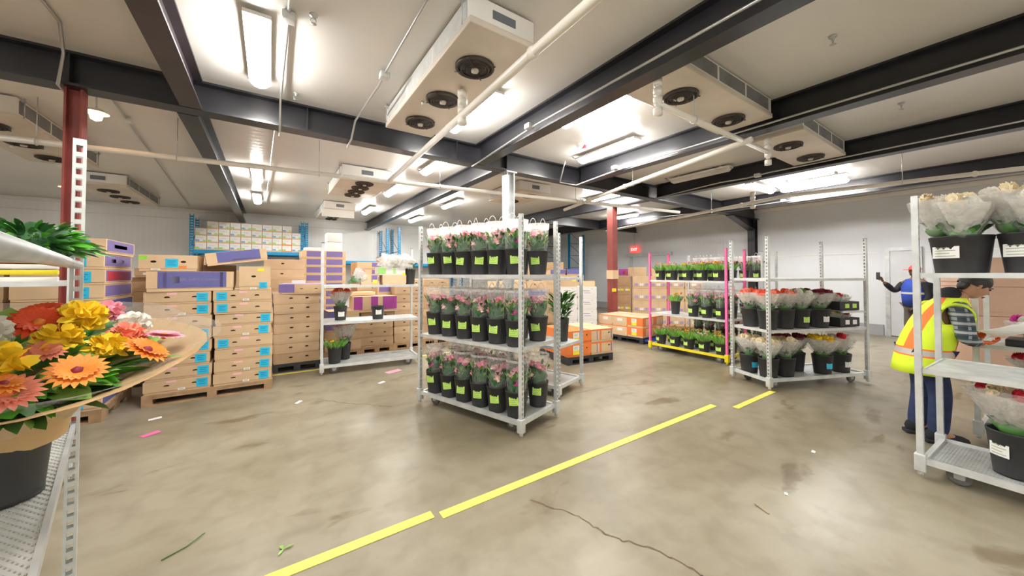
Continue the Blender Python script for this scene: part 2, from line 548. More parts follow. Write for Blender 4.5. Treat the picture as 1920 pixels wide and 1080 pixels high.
# haunch of the frame at the right wall
hn = G()
hn.add([(10.9, 4.94, ZB), (12.3, 4.94, ZB), (12.3, 4.94, 2.86), (10.9, 4.96, ZB), (12.3, 4.96, ZB), (12.3, 4.96, 2.86)], [(0, 1, 2), (3, 5, 4), (0, 2, 5, 3), (1, 4, 5, 2), (0, 3, 4, 1)])
hn.add([(10.9, 4.85, ZB), (10.9, 5.05, ZB), (12.3, 5.05, 2.86), (12.3, 4.85, 2.86), (10.9, 4.85, ZB - 0.02), (10.9, 5.05, ZB - 0.02), (12.3, 5.05, 2.84), (12.3, 4.85, 2.84)], [(0, 1, 2, 3), (7, 6, 5, 4), (0, 3, 7, 4), (1, 5, 6, 2)])
struct(hn.build('beam', M_black))


def column(x, y, w, m, z1=ZB, base=True):
    g = G()
    g.box((x - w / 2, y - w / 2, 0.0), (x - w / 2 + 0.016, y + w / 2, z1))
    g.box((x + w / 2 - 0.016, y - w / 2, 0.0), (x + w / 2, y + w / 2, z1))
    g.box((x - w / 2 + 0.016, y - 0.008, 0.0), (x + w / 2 - 0.016, y + 0.008, z1))
    if base:
        g.box((x - w * 0.8, y - w * 0.8, 0.0), (x + w * 0.8, y + w * 0.8, 0.025))
        g.box((x - w * 0.7, y - w * 0.7, z1 - 0.02), (x + w * 0.7, y + w * 0.7, z1))
    return struct(g.build('column', m))


column(-1.50, 4.98, 0.115, M_red, base=False)
column(3.29, 4.95, 0.15, M_galvd)
c7 = G().box((7.16, 6.02, 0), (7.34, 6.20, ZB)).build('column', M_red)
struct(c7)
G().box((7.145, 6.005, 1.38), (7.355, 6.215, 1.60)).build('paper_collar', M_kraft3, c7)
G().box((7.10, 5.985, 1.06), (7.24, 6.0, 1.14), 0, Matrix.Translation((0, 0, 0))).build('warning_tag', M_yelp, c7)
column(12.36, 4.95, 0.2, M_black, ZB)

# floor marking tape: three lengths of one line, and the frayed line by the pallets
struct(G().box((-1.2, 2.115, 0.001), (0.86, 2.185, 0.004)).build('floor_line', M_tape))
struct(G().box((0.90, 2.075, 0.001), (4.22, 2.145, 0.004)).build('floor_line', M_tape))
struct(G().box((4.34, 1.90, 0.001), (5.35, 1.965, 0.004)).build('floor_line', M_tape))
struct(G().box((-0.2, 6.36, 0.001), (3.4, 6.42, 0.004)).build('floor_line', M_tape))
# hairline cracks
def crack(pts, w):
    g = G()
    r = random.Random(3)
    P = []
    for a, b in zip(pts[:-1], pts[1:]):
        for i in range(8):
            t = i / 8
            P.append((a[0] + (b[0] - a[0]) * t + r.uniform(-.015, .015), a[1] + (b[1] - a[1]) * t + r.uniform(-.015, .015)))
    for a, b in zip(P[:-1], P[1:]):
        d = Vector((b[0] - a[0], b[1] - a[1]))
        n = Vector((-d.y, d.x)).normalized() * w * r.uniform(.5, 1.4)
        g.add([(a[0] - n.x, a[1] - n.y, .0012), (b[0] - n.x, b[1] - n.y, .0012), (b[0] + n.x, b[1] + n.y, .0012), (a[0] + n.x, a[1] + n.y, .0012)], [(0, 1, 2, 3)])
    o = g.build('trim_3', mat('crack_dirt', (0.16, 0.11, 0.07), 0.9))
    struct(o)


crack([(1.46, 1.92), (1.60, 1.62), (1.62, 1.42), (1.74, 1.22), (1.80, 0.98), (1.74, 0.75)], 0.005)
crack([(0.5, 4.9), (0.7, 4.6), (1.0, 4.3), (1.2, 4.1)], 0.003)
crack([(3.2, 3.3), (3.8, 3.25), (4.6, 2.9)], 0.003)

def text_mesh(fc):
    o = bpy.data.objects.new('text_source', fc)
    COL.objects.link(o)
    me = bpy.data.meshes.new_from_object(o.evaluated_get(bpy.context.evaluated_depsgraph_get()))
    bpy.data.objects.remove(o)
    return me


# ------------------------------------------------------------------ things on the ceiling
def lamp(x, y, label, along_y=True, L=1.16, lit=True, group=None, z=3.44):
    t = thing('strip_light', (x, y, z), 0 if along_y else PI / 2, label, 'ceiling light', group)
    g = G().box((-0.09, -L / 2, 0.0), (0.09, L / 2, 0.03))
    g.box((-0.02, -L / 2 + .15, 0.03), (0.02, -L / 2 + .2, ZC - z)).box((-0.02, L / 2 - .2, 0.03), (0.02, L / 2 - .15, ZC - z))
    g.build('housing', M_white, t)
    d = G()
    n = 6
    vs, fs = [], []
    for yy, k in ((-L / 2, .55), (-L / 2 + .05, 1), (L / 2 - .05, 1), (L / 2, .55)):
        for i in range(n + 1):
            a = PI + PI * i / n
            vs.append((math.cos(a) * 0.085 * k, yy, math.sin(a) * 0.07 * k))
    for j in range(3):
        for i in range(n):
            q = j * (n + 1) + i
            fs.append((q, q + 1, q + n + 2, q + n + 1))
    fs.append(tuple(range(n + 1))[::-1])
    fs.append(tuple(range(3 * (n + 1), 4 * (n + 1))))
    d.add(vs, fs, 0, False)
    d.build('diffuser', M_tube if lit else M_tubeoff, t)
    G().tube([(-0.05, L / 2 + 0.0, 0.015), (-0.05, L / 2 + .05, 0.03), (-0.1, L / 2 + .08, ZC - z - .01)], 0.006, 6).build('supply_cord', M_blk2, t)
    return t


for x, y, lb in ((-0.10, 3.84, 'lit strip light between the bronze beam and the nearest fan unit'),
                 (2.00, 3.80, 'lit strip light beside the white pipe by the nearest fan unit'),
                 (3.12, 2.86, 'lit strip light running along the beam in front of second fan unit'),
                 (4.36, 3.78, 'lit strip light past the second fan unit, near a smoke detector'),
                 (2.42, 5.98, 'lit strip light just behind the long cross beam, above pipe crossing'),
                 (-0.22, 8.55, 'lit strip light beyond the cross beam, first of two in line'),
                 (-0.28, 11.2, 'lit strip light near the back wall above the blue rack'),
                 (2.35, 8.3, 'lit strip light close beyond the pipe crossing'),
                 (2.47, 11.4, 'lit strip light at far end near the back wall corner'),
                 (9.25, 2.62, 'lit strip light over the right aisle, one nearer the dark beam at centre'),
                 (9.75, 2.72, 'lit strip light over the right aisle, one nearer the far side wall'),
                 (6.90, 6.15, 'lit strip light just left of the red column head'),
                 (9.8, 7.8, 'lit strip light behind the red column toward the exit sign'),
                 (4.14, 9.05, 'lit strip light behind the galvanised column'),
                 (4.25, 12.3, 'lit strip light farthest back behind the galvanised column'),
                 ):
    lamp(x, y, lb)
for x, y, z, lb in ((-1.64, 5.95, 3.3, 'small warm bulkhead lamp beside the head of the left red column'), (-3.45, 11.1, 3.25, 'small warm bulkhead lamp far back behind left red column')):
    t = thing('bulkhead_lamp', (x, y, z), 0, lb, 'ceiling light')
    G().tube([(0, 0, .02), (0, 0, ZC - z)], .010, 8).lathe([(0, .07), (.06, .06), (.10, .03), (.105, .02)], 18).build('reflector', M_white, t)
    G().lathe([(.05, .03), (.055, .0), (.045, -.05), (.0, -.075)], 16).build('glass', M_warm, t)
lamp(9.1, 3.46, 'lit strip light set crosswise beyond the third fan unit', False)
lamp(6.91, 3.68, 'unlit strip light panel between the dark beams', lit=False)
# the same rows go on behind the camera
for x, y in ((-0.1, 0.4), (-0.1, -2.6), (2.2, -2.9), (6.2, -3.2), (-3.4, 1.4), (-3.4, -2), (8.9, -2.6), (-5.6, 5.5), (-5.8, 9.5)):
    lamp(x, y, 'lit strip light of the rows that go on over the near aisle', group='strip lights over the near aisle')


def fan_unit(x0, x1, y0, y1, z0, fans, label, along_y=True, plate=-1, z1=3.49):
    t = thing('cooling_fan_unit', ((x0 + x1) / 2, (y0 + y1) / 2, z0), 0, label, 'cooling unit', 'ceiling cooling units')
    hx, hy, h = (x1 - x0) / 2, (y1 - y0) / 2, z1 - z0
    G().rbox((-hx + .01, -hy + .01, 0.015), (hx - .01, hy - .01, h), 0.006).build('housing', M_white, t)
    G().rbox((-hx, -hy, 0), (hx, hy, 0.05), 0.008).build('drip_pan', M_pan, t)
    if along_y:
        n = 3
        for sx in (-1, 1):
            for k in range(n):
                a = -hy + .06 + k * (2 * hy - .12) / n
                b = a + (2 * hy - .12) / n - .04
                G().box((sx * (hx - .012) - .004, a, 0.07), (sx * (hx - .012) + .004, b, h - .02)).build('coil_panel', M_coil if sx > 0 else M_galv, t)
        G().box((-.10, -hy + .002, .10), (.10, -hy + .012, h - .06)).build('name_plate', M_plate, t)
    else:
        n = 3
        for sy in (-1, 1):
            for k in range(n):
                a = -hx + .05 + k * (2 * hx - .1) / n
                b = a + (2 * hx - .1) / n - .04
                G().box((a, sy * (hy - .012) - .004, 0.07), (b, sy * (hy - .012) + .004, h - .02)).build('coil_panel', M_coil, t)
        G().box((-hx + .002, -.1, .10), (-hx + .012, .1, h - .06)).build('name_plate', M_plate, t)
    for p in fans:
        c = (0, p) if along_y else (p, 0)
        g = G()
        T = Matrix.Translation((c[0], c[1], 0))
        g.lathe([(0.165, -0.002), (0.165, -0.022), (0.15, -0.03), (0.14, -0.012)], 24, 0, True, T)
        g.disc((c[0], c[1], -0.004), 0.155, 24, 0, None, -1)
        for r in (0.04, 0.065, 0.09, 0.115):
            g.lathe([(r, -0.03), (r + .005, -0.034), (r + .01, -0.03), (r + .005, -.026)], 24, 0, False, T)
        for k in range(4):
            a = PI / 4 + k * PI / 2
            g.tube([(c[0] + .02 * math.cos(a), c[1] + .02 * math.sin(a), -.03), (c[0] + .18 * math.cos(a), c[1] + .18 * math.sin(a), -.022)], 0.006, 4)
        fg = g.build('fan_guard', M_fan, t)
        G().lathe([(0.0, -0.05), (0.03, -0.048), (0.034, -0.03)], 14, 0, True, T).build('fan_hub', M_hub, fg)
    for sx in (-1, 1):
        for sy in (-1, 1):
            hg = G()
            hg.tube([(sx * (hx + .015), sy * (hy - .1), .03), (sx * (hx + .015), sy * (hy - .1), ZC - z0)], 0.006, 6)
            hg.box((sx * (hx + .015) - .02, sy * (hy - .1) - .015, h - .02), (sx * (hx + .015) + .02, sy * (hy - .1) + .015, h - .005))
            hg.build('hanger_rod', M_galvd, t)
    G().tube([(-hx * .5, hy * .2, 0), (-hx * .5, hy * .2, -.03)], .018, 8).build('drain_stub', M_white, t)
    return t


fan_unit(1.14, 1.72, 2.2, 4.40, 3.27, (-0.63, 0.05, 0.70), 'nearest three-fan white cooling unit on the ceiling beside long white pipe')
fan_unit(2.90, 4.70, 1.66, 2.26, 3.27, (-0.45, 0.52), 'two-fan grey cooling unit on ceiling between the first two dark beams at right', False)
fan_unit(5.38, 7.09, 1.58, 2.22, 3.27, (-0.36, 0.5), 'two-fan grey cooling unit on ceiling between the last dark beams at right', False)
fan_unit(1.05, 1.95, 7.0, 8.75, 3.25, (-.6, -.2, .2, .6), 'four-fan cooling unit past the cross beam with red warning label')
fan_unit(1.2, 2.0, 10.8, 12.9, 3.25, (-.7, -.2, .2, .7), 'farthest four-fan cooling unit near the back wall')
fan_unit(-3.1, -2.36, 6.4, 8.75, 3.25, (-.75, 0, .75), 'three-fan cooling unit beyond the red column at far left')
fan_unit(-3.2, -2.4, 10.3, 12.9, 3.25, (-.7, 0, .7), 'three-fan cooling unit near the back wall above the violet cartons')
fan_unit(4.35, 5.2, 6.1, 7.4, 3.25, (-.4, .3), 'two-fan cooling unit partly behind the galvanised column')
ph = G().box((1.15, 10.74, 3.06), (1.95, 10.8, 3.26)).build('pump_cover', M_white)
tag(ph, 'white metal pump cover box under the farthest cooling unit', 'metal box')


# white sprinkler pipes
def pipe(name, pts, r, label, hang=(), m=None, group=None, drops=()):
    b = Vector(pts[0])
    t = thing(name, b, 0, label, 'pipe', group)
    P = [Vector(p) - b for p in pts]
    g = G().tube(P, r, 10)
    for p in P[1:-1]:
        g.blob(p, r * 1.35, 0, 2)
    g.build('pipe_run', m or M_pipe, t)
    for h in hang:
        hp = Vector(h) - b
        k = G().tube([hp + Vector((0, 0, r)), (hp.x, hp.y, ZC - b.z)], 0.005, 6)
        d = Vector((0, 1, 0)) if abs((P[1] - P[0]).x) > abs((P[1] - P[0]).y) else Vector((1, 0, 0))
        ring = [hp + d * math.cos(a) * (r + .008) + Vector((0, 0, math.sin(a) * (r + .008))) for a in [2 * PI * i / 12 for i in range(13)]]
        k.tube(ring, .006, 5)
        k.build('hanger', M_galvd, t)
    for q in drops:
        hp = Vector(q) - b
        dd = G()
        dd.tube([hp + Vector((0, 0, .0)), hp + Vector((0, 0, .255))], r * .8, 10)
        for z in (-.05, .05, .13, .21):
            dd.tube([hp + Vector((0, 0, z - .03)), hp + Vector((0, 0, z + .03))], r * 1.35, 10)
        dd.build('tee_fitting', m or M_pipe, t)
    return t


pipe('sprinkler_pipe', [(-5.5, 6.75, 3.0), (0.89, 5.98, 3.0), (8.2, 4.86, 3.0)], 0.034, 'long white pipe crossing the whole room under the beams', [(-2.2, 6.35, 3.0), (-1.0, 6.2, 3.0), (0.6, 6.02, 3.0), (2.4, 5.74, 3.0), (5.2, 5.32, 3.0)])
pipe('sprinkler_pipe', [(1.36, -3.0, 3.0), (1.46, 1.9, 3.0), (1.58, 5.82, 3.0)], 0.034, 'white pipe running below the nearest cooling unit', [(1.44, 1.0, 3.0), (1.42, 0.2, 3.0)], drops=[(1.50, 3.05, 3.0)])
pipe('sprinkler_pipe', [(2.80, 1.86, 3.0), (5.08, 1.84, 3.0)], 0.028, 'short white pipe below the two-fan unit, ending in a sprinkler drop', [(3.4, 1.855, 3.0)], drops=[(2.82, 1.86, 2.98), (5.05, 1.84, 2.92)])
pipe('sprinkler_pipe', [(5.60, 6.1, 2.98), (4.95, 3.9, 2.98), (4.36, 1.74, 2.98)], 0.032, 'white pipe slanting from the second fan unit to the red column', [(4.9, 3.7, 2.98), (5.3, 5.1, 2.98)])
pipe('sprinkler_pipe', [(9.5, -3, 2.98), (8.6, 0.5, 2.98), (8.06, 2.6, 2.98), (8.0, 3.4, 2.92), (8.5, 5.2, 2.92), (9.2, 8.0, 2.92)], 0.034, 'white pipe running past the lights over the right aisle', [(8.4, 1.2, 2.98), (8.2, 4.1, 2.92)], drops=[(8.02, 3.2, 2.9)])

# electrical conduit along ceiling and beams
def conduit(pts, label, boxes=(), r=0.012, group=None):
    b = Vector(pts[0])
    t = thing('electrical_conduit', b, 0, label, 'conduit', group)
    G().tube([Vector(p) - b for p in pts], r, 8).build('conduit_run', M_cond, t)
    for q in boxes:
        p = Vector(q) - b
        G().rbox((p.x - .045, p.y - .045, p.z - .03), (p.x + .045, p.y + .045, p.z + .03), .006).build('junction_box', M_galv, t)
    return t


conduit([(0.93, -2.0, 3.48), (0.92, 3.55, 3.48), (0.90, 3.75, 3.42), (0.86, 4.72, 3.40), (0.83, 4.80, 3.19), (0.83, 5.08, 3.17)], 'grey conduit along the ceiling left of the nearest cooling unit', [(0.92, 3.6, 3.46)])
conduit([(0.09, -2.0, 3.49), (0.10, 3.3, 3.49), (0.08, 4.72, 3.47), (0.08, 4.80, 3.17), (0.08, 5.1, 3.17), (0.05, 5.2, 3.47), (-0.1, 12, 3.48)], 'grey conduit beside the strip light next to the bronze beam', [(0.1, 3.2, 3.47)])
conduit([(-1.34, 0, 3.49), (-1.39, 4.3, 3.49), (-1.50, 4.72, 3.42), (-1.56, 4.82, 3.17), (-1.58, 5.1, 3.17), (-1.46, 5.3, 3.48), (-1.53, 6.5, 3.48), (-1.95, 13.8, 3.48)], 'grey conduit bending over the cross beam near the left red column', [(-1.52, 6.5, 3.46)], group=None)
conduit([(2.58, -3.0, 3.26), (2.58, 3.3, 3.26), (2.58, 4.9, 3.17)], 'bright conduit along the lower flange of the first beam at right', [(2.56, 3.4, 3.27)])
conduit([(4.745, -3.0, 3.24), (4.745, 3.6, 3.24), (4.745, 4.84, 3.17), (4.3, 4.8, 3.15), (4.1, 4.45, 3.4)], 'bright conduit along the lower flange of the second beam at right', [(4.71, 3.9, 3.26)])
conduit([(7.14, -3.0, 3.26), (7.14, 2.6, 3.26), (7.06, 2.9, 3.22), (7.14, 3.4, 3.26), (7.14, 4.8, 3.2)], 'bright conduit along the lower flange of the third beam at right', [(7.1, 2.75, 3.24)])
conduit([(10.18, -3.0, 3.26), (10.18, 4.8, 3.24), (10.1, 7.0, 3.3)], 'bright conduit along the beam nearest the far side wall', [(10.16, 3.4, 3.26)])


def sprinkler(x, y, label):
    t = thing('ceiling_sprinkler', (x, y, ZC), 0, label, 'sprinkler')
    G().lathe([(0.0, 0), (0.03, 0), (0.028, -.012), (0.012, -.016), (.012, -.035), (0.0, -.035)], 12).build('escutcheon', M_galvd, t)
    g = G().tube([(-.012, 0, -.03), (-.02, 0, -.05), (0, 0, -.07)], .003, 5).tube([(.012, 0, -.03), (.02, 0, -.05), (0, 0, -.07)], .003, 5)
    g.lathe([(0, -.07), (.022, -.072), (.022, -.075), (0, -.074)], 12)
    g.build('deflector', M_galvd, t)


sprinkler(0.26, 3.12, 'small ceiling sprinkler head beside the lit strip light at left')
sprinkler(0.22, 4.6, 'small ceiling sprinkler head close to the cross beam')
sprinkler(3.91, 0.94, 'small ceiling sprinkler head between the first two beams at right')
sprinkler(6.12, 0.87, 'small ceiling sprinkler head between second and third beams at right')
sprinkler(5.2, 3.7, 'small ceiling sprinkler head beyond the lit strip light at centre')
sd = thing('smoke_detector', (3.95, 3.95, ZC), 0, 'small round red and white smoke detector on the ceiling near the strip light', 'smoke detector')
G().lathe([(0.06, 0), (0.06, -.02), (.045, -.045), (0, -.05)], 18).build('detector_body', M_white, sd)
G().box((.07, -.03, -.05), (.12, .03, 0)).build('strobe', M_redp, sd)

ex = thing('exit_sign', (12.42, 9.32, 2.39), 0, 'small red lit exit sign hanging above the wide grey door', 'exit sign')
M_exit = mat('lit_red_sign', (1.0, 0.10, 0.08), 0.4, 0, 0, 1, emit=1.1)
G().rbox((-.03, -.2, 0), (.03, .2, .26), .01).build('sign_box', M_exit, ex)
fc = bpy.data.curves.new('exit_letters', 'FONT')
fc.body = 'EXIT'
fc.size = 0.15
fc.align_x = 'CENTER'
fc.extrude = 0.002
fc.materials.append(mat('white_sign_letters', (1, .85, .8), .4, 0, 0, 1, emit=1.5))
lo = put('lettering', text_mesh(fc), ex)
lo.location = (-.034, 0, .075)
lo.rotation_euler = (PI / 2, 0, -PI / 2)
G().tube([(0, 0, .26), (0, 0, ZC - 2.39)], .012, 8).build('stem', M_galvd, ex)
# ------------------------------------------------------------------ flower trolleys
def ladder_post(h, w=0.036, pitch=0.046, slot=0.028, both=True, open_slots=True):
    """slotted steel channel: two plain flanks and a punched face at each end of the trolley"""
    g = G()
    a = w / 2
    t = 0.003
    g.box((-a, -a, 0), (a, -a + t, h))
    g.box((-a, a - t, 0), (a, a, h))
    for sx in (-1, 1):
        x0, x1 = (sx * a - (t if sx > 0 else 0), sx * a + (t if sx < 0 else 0))
        g.box((x0, -a + t, 0), (x1, -a + .009, h))
        g.box((x0, a - .009, 0), (x1, a - t, h))
        z = 0.0
        n = int(h / pitch)
        for k in range(n + 1):
            z0 = k * pitch
            z1 = min(h, z0 + pitch - slot)
            if z1 > z0:
                g.box((x0, -a + .009, z0), (x1, a - .009, z1))
    g.box((-a, -a, h - .012), (a, a, h))
    return g


POSTME = {}


def trolley(loc, rz, L, W, H, shelves, label, mp=None, mb=None, deck='plate', mesh_shelf=False, lean=0, skip_posts=(), base=0.115, half=()):
    mp, mb = mp or M_galv, mb or M_galv
    t = thing('flower_trolley', (loc[0], loc[1], 0), rz, label, 'trolley', 'flower trolleys')
    # base
    g = G()
    g.box((0, 0, base - .012), (L, .03, base + .03)).box((0, W - .03, base - .012), (L, W, base + .03))
    g.box((0, .03, base - .012), (.03, W - .03, base + .03)).box((L - .03, .03, base - .012), (L, W - .03, base + .03))
    g.box((L * .5 - .02, .03, base - .02), (L * .5 + .02, W - .03, base + .005))
    for cx in (0.0, L):
        for cy in (0.0, W):
            g.rbox((cx - .03, cy - .03, .05), (cx + .03, cy + .03, base + .06), .006)
            g.tube([(cx, cy, .02), (cx, cy, .06)], .018, 8)
    g.build('base_frame', mb, t)
    d = G()
    if deck == 'mesh':
        wire_sheet(d, .03, L - .03, .03, W - .03, base + .012)
    else:
        d.box((.03, .03, base + .006), (L - .03, W - .03, base + .016))
    d.build('deck', M_galvd, t)
    # posts
    key = (round(H, 3), mp.name)
    if key not in POSTME:
        POSTME[key] = ladder_post(H - .05).mesh('post', [mp])
    for i, (cx, cy) in enumerate(((0, 0), (L, 0), (0, W), (L, W))):
        if i in skip_posts:
            continue
        put('post', POSTME[key], t, (cx, cy, .05))
    for z in shelves:
        s = G()
        s.box((.02, -.012, z - .035), (L - .02, 0.004, z)).box((.02, W - .004, z - .035), (L - .02, W + .012, z))
        s.box((.02, .004, z - .035), (.03, W - .004, z)).box((L - .03, .004, z - .035), (L - .02, W - .004, z))
        s.box((L / 2 - .015, .004, z - .03), (L / 2 + .015, W - .004, z - .012))
        if not mesh_shelf:
            s.box((.03, .004, z - .01), (L - .03, W - .004, z - .004))
        so = s.build('shelf', M_galv, t)
        if mesh_shelf:
            w = G()
            wire_sheet(w, .03, L - .03, .004, W - .004, z - .008)
            w.build('wire_panel', M_galv, so)
    for (x0, x1, z) in half:
        s = G().box((x0, 0, z - .03), (x1, .014, z)).box((x0, W - .014, z - .03), (x1, W, z)).box((x0, .014, z - .012), (x1, W - .014, z - .004))
        s.build('half_shelf', M_galv, t)
    # casters
    for cx in (.17, L - .17):
        for cy in (.09, W - .09):
            c = G()
            c.box((cx - .04, cy - .04, base - .03), (cx + .04, cy + .04, base - .02))
            c.box((cx - .025, cy - .024, .045), (cx + .025, cy - .019, base - .03)).box((cx - .025, cy + .019, .045), (cx + .025, cy + .024, base - .03))
            co = c.build('caster', M_galvd, t)
            w = G()
            T = Matrix.Translation((cx, cy, .064)) @ Matrix.Rotation(PI / 2, 4, 'X')
            w.lathe([(.018, -.016), (.055, -.018), (.064, -.012), (.064, .012), (.055, .018), (.018, .016)], 20, 0, True, T)
            w.lathe([(0, -.018), (.03, -.0185), (.03, .0185), (0, .018)], 16, 1, True, T)
            w.build('wheel', [M_rubber, M_hubw], co)
    return t


def wire_sheet(g, x0, x1, y0, y1, z, p=0.034, w=0.0035):
    """expanded-metal sheet: two sets of thin slanting strands"""
    sl = 0.5
    H = y1 - y0
    n = int((x1 - x0 + H / sl) / p)
    for sgn in (1, -1):
        for k in range(n + 1):
            a = x0 - H / sl + k * p
            pa, pb = (a, y0), (a + H / sl, y1)
            # clip in x
            t0 = max(0, (x0 - pa[0]) / (pb[0] - pa[0]))
            t1 = min(1, (x1 - pa[0]) / (pb[0] - pa[0]))
            if t1 <= t0:
                continue
            q0 = (pa[0] + (pb[0] - pa[0]) * t0, pa[1] + H * t0)
            q1 = (pa[0] + (pb[0] - pa[0]) * t1, pa[1] + H * t1)
            if sgn < 0:
                q0, q1 = (q0[0], y0 + y1 - q0[1]), (q1[0], y0 + y1 - q1[1])
            d = Vector((q1[0] - q0[0], q1[1] - q0[1])).normalized()
            nx, ny = -d.y * w, d.x * w
            zz = z + (0.001 if sgn > 0 else -0.001)
            g.add([(q0[0] - nx, q0[1] - ny, zz), (q1[0] - nx, q1[1] - ny, zz), (q1[0] + nx, q1[1] + ny, zz), (q0[0] + nx, q0[1] + ny, zz),
                   (q0[0] - nx, q0[1] - ny, zz - .003), (q1[0] - nx, q1[1] - ny, zz - .003), (q1[0] + nx, q1[1] + ny, zz - .003), (q0[0] + nx, q0[1] + ny, zz - .003)],
                  [(0, 1, 2, 3), (7, 6, 5, 4), (0, 4, 5, 1), (2, 6, 7, 3)], 0)


# ------------------------------------------------------------------ buckets
def bucket_mesh(rt, rb, h, ribs=True):
    g = G()
    g.lathe([(0, .004), (rb * .96, .004), (rb, .0), (rb, .012), (rt * .965, h - .03), (rt * .985, h - .028), (rt * .985, h - .012), (rt, h - .010), (rt, h), (rt - .006, h), (rt - .010, h - .012), (rb - .006, .014), (0, .014)], 24)
    return g.mesh('bucket', [M_blk])


BUCK = {}


def note_mesh(r, w, h, lines, m):
    """paper note curved round the bucket wall (local -y side), printed with a few lines"""
    g = G()
    n = 5
    vs, fs = [], []
    for i in range(n + 1):
        a = -PI / 2 + (i / n - .5) * w / r
        for z in (0, h):
            rr = r + .0025 + (.004 if i in (0, n) else 0)
            vs.append((math.cos(a) * rr, math.sin(a) * rr, z))
    for i in range(n):
        fs.append((2 * i, 2 * i + 2, 2 * i + 3, 2 * i + 1))
    g.add(vs, fs, 0)
    rr = r + .0045
    for k in range(lines):
        z = h * (.16 + .70 * k / max(1, lines - 1))
        a0 = -PI / 2 - .38 * w / r
        a1 = -PI / 2 + (.38 if k % 2 == 0 else .2) * w / r
        vs = []
        for i in range(4):
            a = a0 + (a1 - a0) * i / 3
            vs += [(math.cos(a) * rr, math.sin(a) * rr, z), (math.cos(a) * rr, math.sin(a) * rr, z + h * .05)]
        g.add(vs, [(2 * i, 2 * i + 2, 2 * i + 3, 2 * i + 1) for i in range(3)], 1)
    return g.mesh('note', [m, M_ink])


NOTE = {}


def bucket(loc, rz, size, label, group, note=None, parent_rz=0, nz=None, tilt=0.0, nw=None, nh=None, name='flower_bucket', cat='bucket'):
    rt, rb, h = size
    if size not in BUCK:
        BUCK[size] = bucket_mesh(rt, rb, h)
    b = put(name, BUCK[size], None, loc, rz)
    tag(b, label, cat, group)
    if note:
        nz = h * .42 if nz is None else nz
        rm = rb + (rt - rb) * (nz + .03) / h
        nw, nh = nw or .085, nh or .075
        key = (size, note.name, round(nz, 2), nw, nh)
        if key not in NOTE:
            NOTE[key] = note_mesh(rm, nw, nh, 4, note)
        n = put('paper_note', NOTE[key], b, (0, 0, nz))
        n.rotation_euler = (0, tilt, 0)
        n.location = (-math.sin(tilt) * nh / 2, 0, nz + nh / 2 - math.cos(tilt) * nh / 2)
    return b


def at_cart(t, x, y, z):
    return t.matrix_basis @ Vector((x, y, z))


# ------------------------------------------------------------------ bouquets
def flower_ball(g, c, r, mi, seed, petals=26):
    """ruffled carnation / chrysanthemum head of many small petals"""
    q = random.Random(seed)
    g.blob(c, (r * .72, r * .72, r * .6), mi, 1, .3, seed)
    for k in range(petals):
        th = q.uniform(0, 2 * PI)
        ph = q.uniform(-.25, 1.0)
        d = Vector((math.cos(th) * math.cos(ph), math.sin(th) * math.cos(ph), math.sin(ph)))
        g.leaf(Vector(c) + d * r * .45, d + Vector((q.uniform(-.4, .4), q.uniform(-.4, .4), q.uniform(-.1, .4))), r * .7, r * .55, mi, 0.1, q.uniform(0, 3))


def rose(g, c, r, mi, seed):
    q = random.Random(seed)
    for j, (rr, hh, n) in enumerate(((.95, .85, 6), (.7, 1.0, 5), (.42, 1.08, 4))):
        for k in range(n):
            a = 2 * PI * k / n + j * .5 + q.uniform(-.1, .1)
            p = Vector((c[0] + math.cos(a) * r * rr * .35, c[1] + math.sin(a) * r * rr * .35, c[2] - r * .5))
            d = Vector((math.cos(a) * .38 * rr, math.sin(a) * .38 * rr, 1))
            g.leaf(p, d, r * 1.35 * hh, r * 1.05, mi, -.02 if j else .12, PI / 2 if False else 0)
    g.blob((c[0], c[1], c[2] - r * .1), (r * .62, r * .62, r * .72), mi, 1, .2, seed)


def daisy(g, c, r, mi, mc, seed, n=18, up=Vector((0, 0, 1))):
    q = random.Random(seed)
    up = up.normalized()
    a = up.orthogonal().normalized()
    b = up.cross(a)
    for ring, (k0, ln) in enumerate(((0, 1.0), (.5, .72))):
        for k in range(n):
            t = 2 * PI * (k + k0) / n
            d = a * math.cos(t) + b * math.sin(t) + up * (.18 + .3 * ring)
            g.leaf(Vector(c) + d * r * .12, d, r * ln, r * .34, mi, .12, 0)
    g.blob(Vector(c) + up * r * .05, r * .24, mc, 1, .2, seed)


def foliage(seed, n, r0, r1, h, mats, w=.028, ln=.13, spread=.5, z0=0.0, core=False):
    g = G()
    q = random.Random(seed)
    for k in range(n):
        a = q.uniform(0, 2 * PI)
        t = q.random() ** .7
        rr = (r0 + (r1 - r0) * t) * math.sqrt(q.random())
        p = (math.cos(a) * rr, math.sin(a) * rr, z0 + h * t * .85)
        d = Vector((math.cos(a) * spread, math.sin(a) * spread, q.uniform(.5, 1.2)))
        g.leaf(p, d, ln * q.uniform(.6, 1.2), w * q.uniform(.7, 1.3), q.randrange(len(mats)), q.uniform(.1, .5), q.uniform(-.6, .6))
    if core:
        g.blob((0, 0, z0 + h * .40), (r1 * .80, r1 * .72, h * .50), 0, 2, .55, seed)
    for k in range(6):
        a = 2 * PI * k / 6
        g.tube([(math.cos(a) * r0 * .4, math.sin(a) * r0 * .4, z0 - .1), (math.cos(a) * r1 * .5, math.sin(a) * r1 * .5, z0 + h * .8)], .004, 5, 0)
    return g.mesh('foliage', mats)


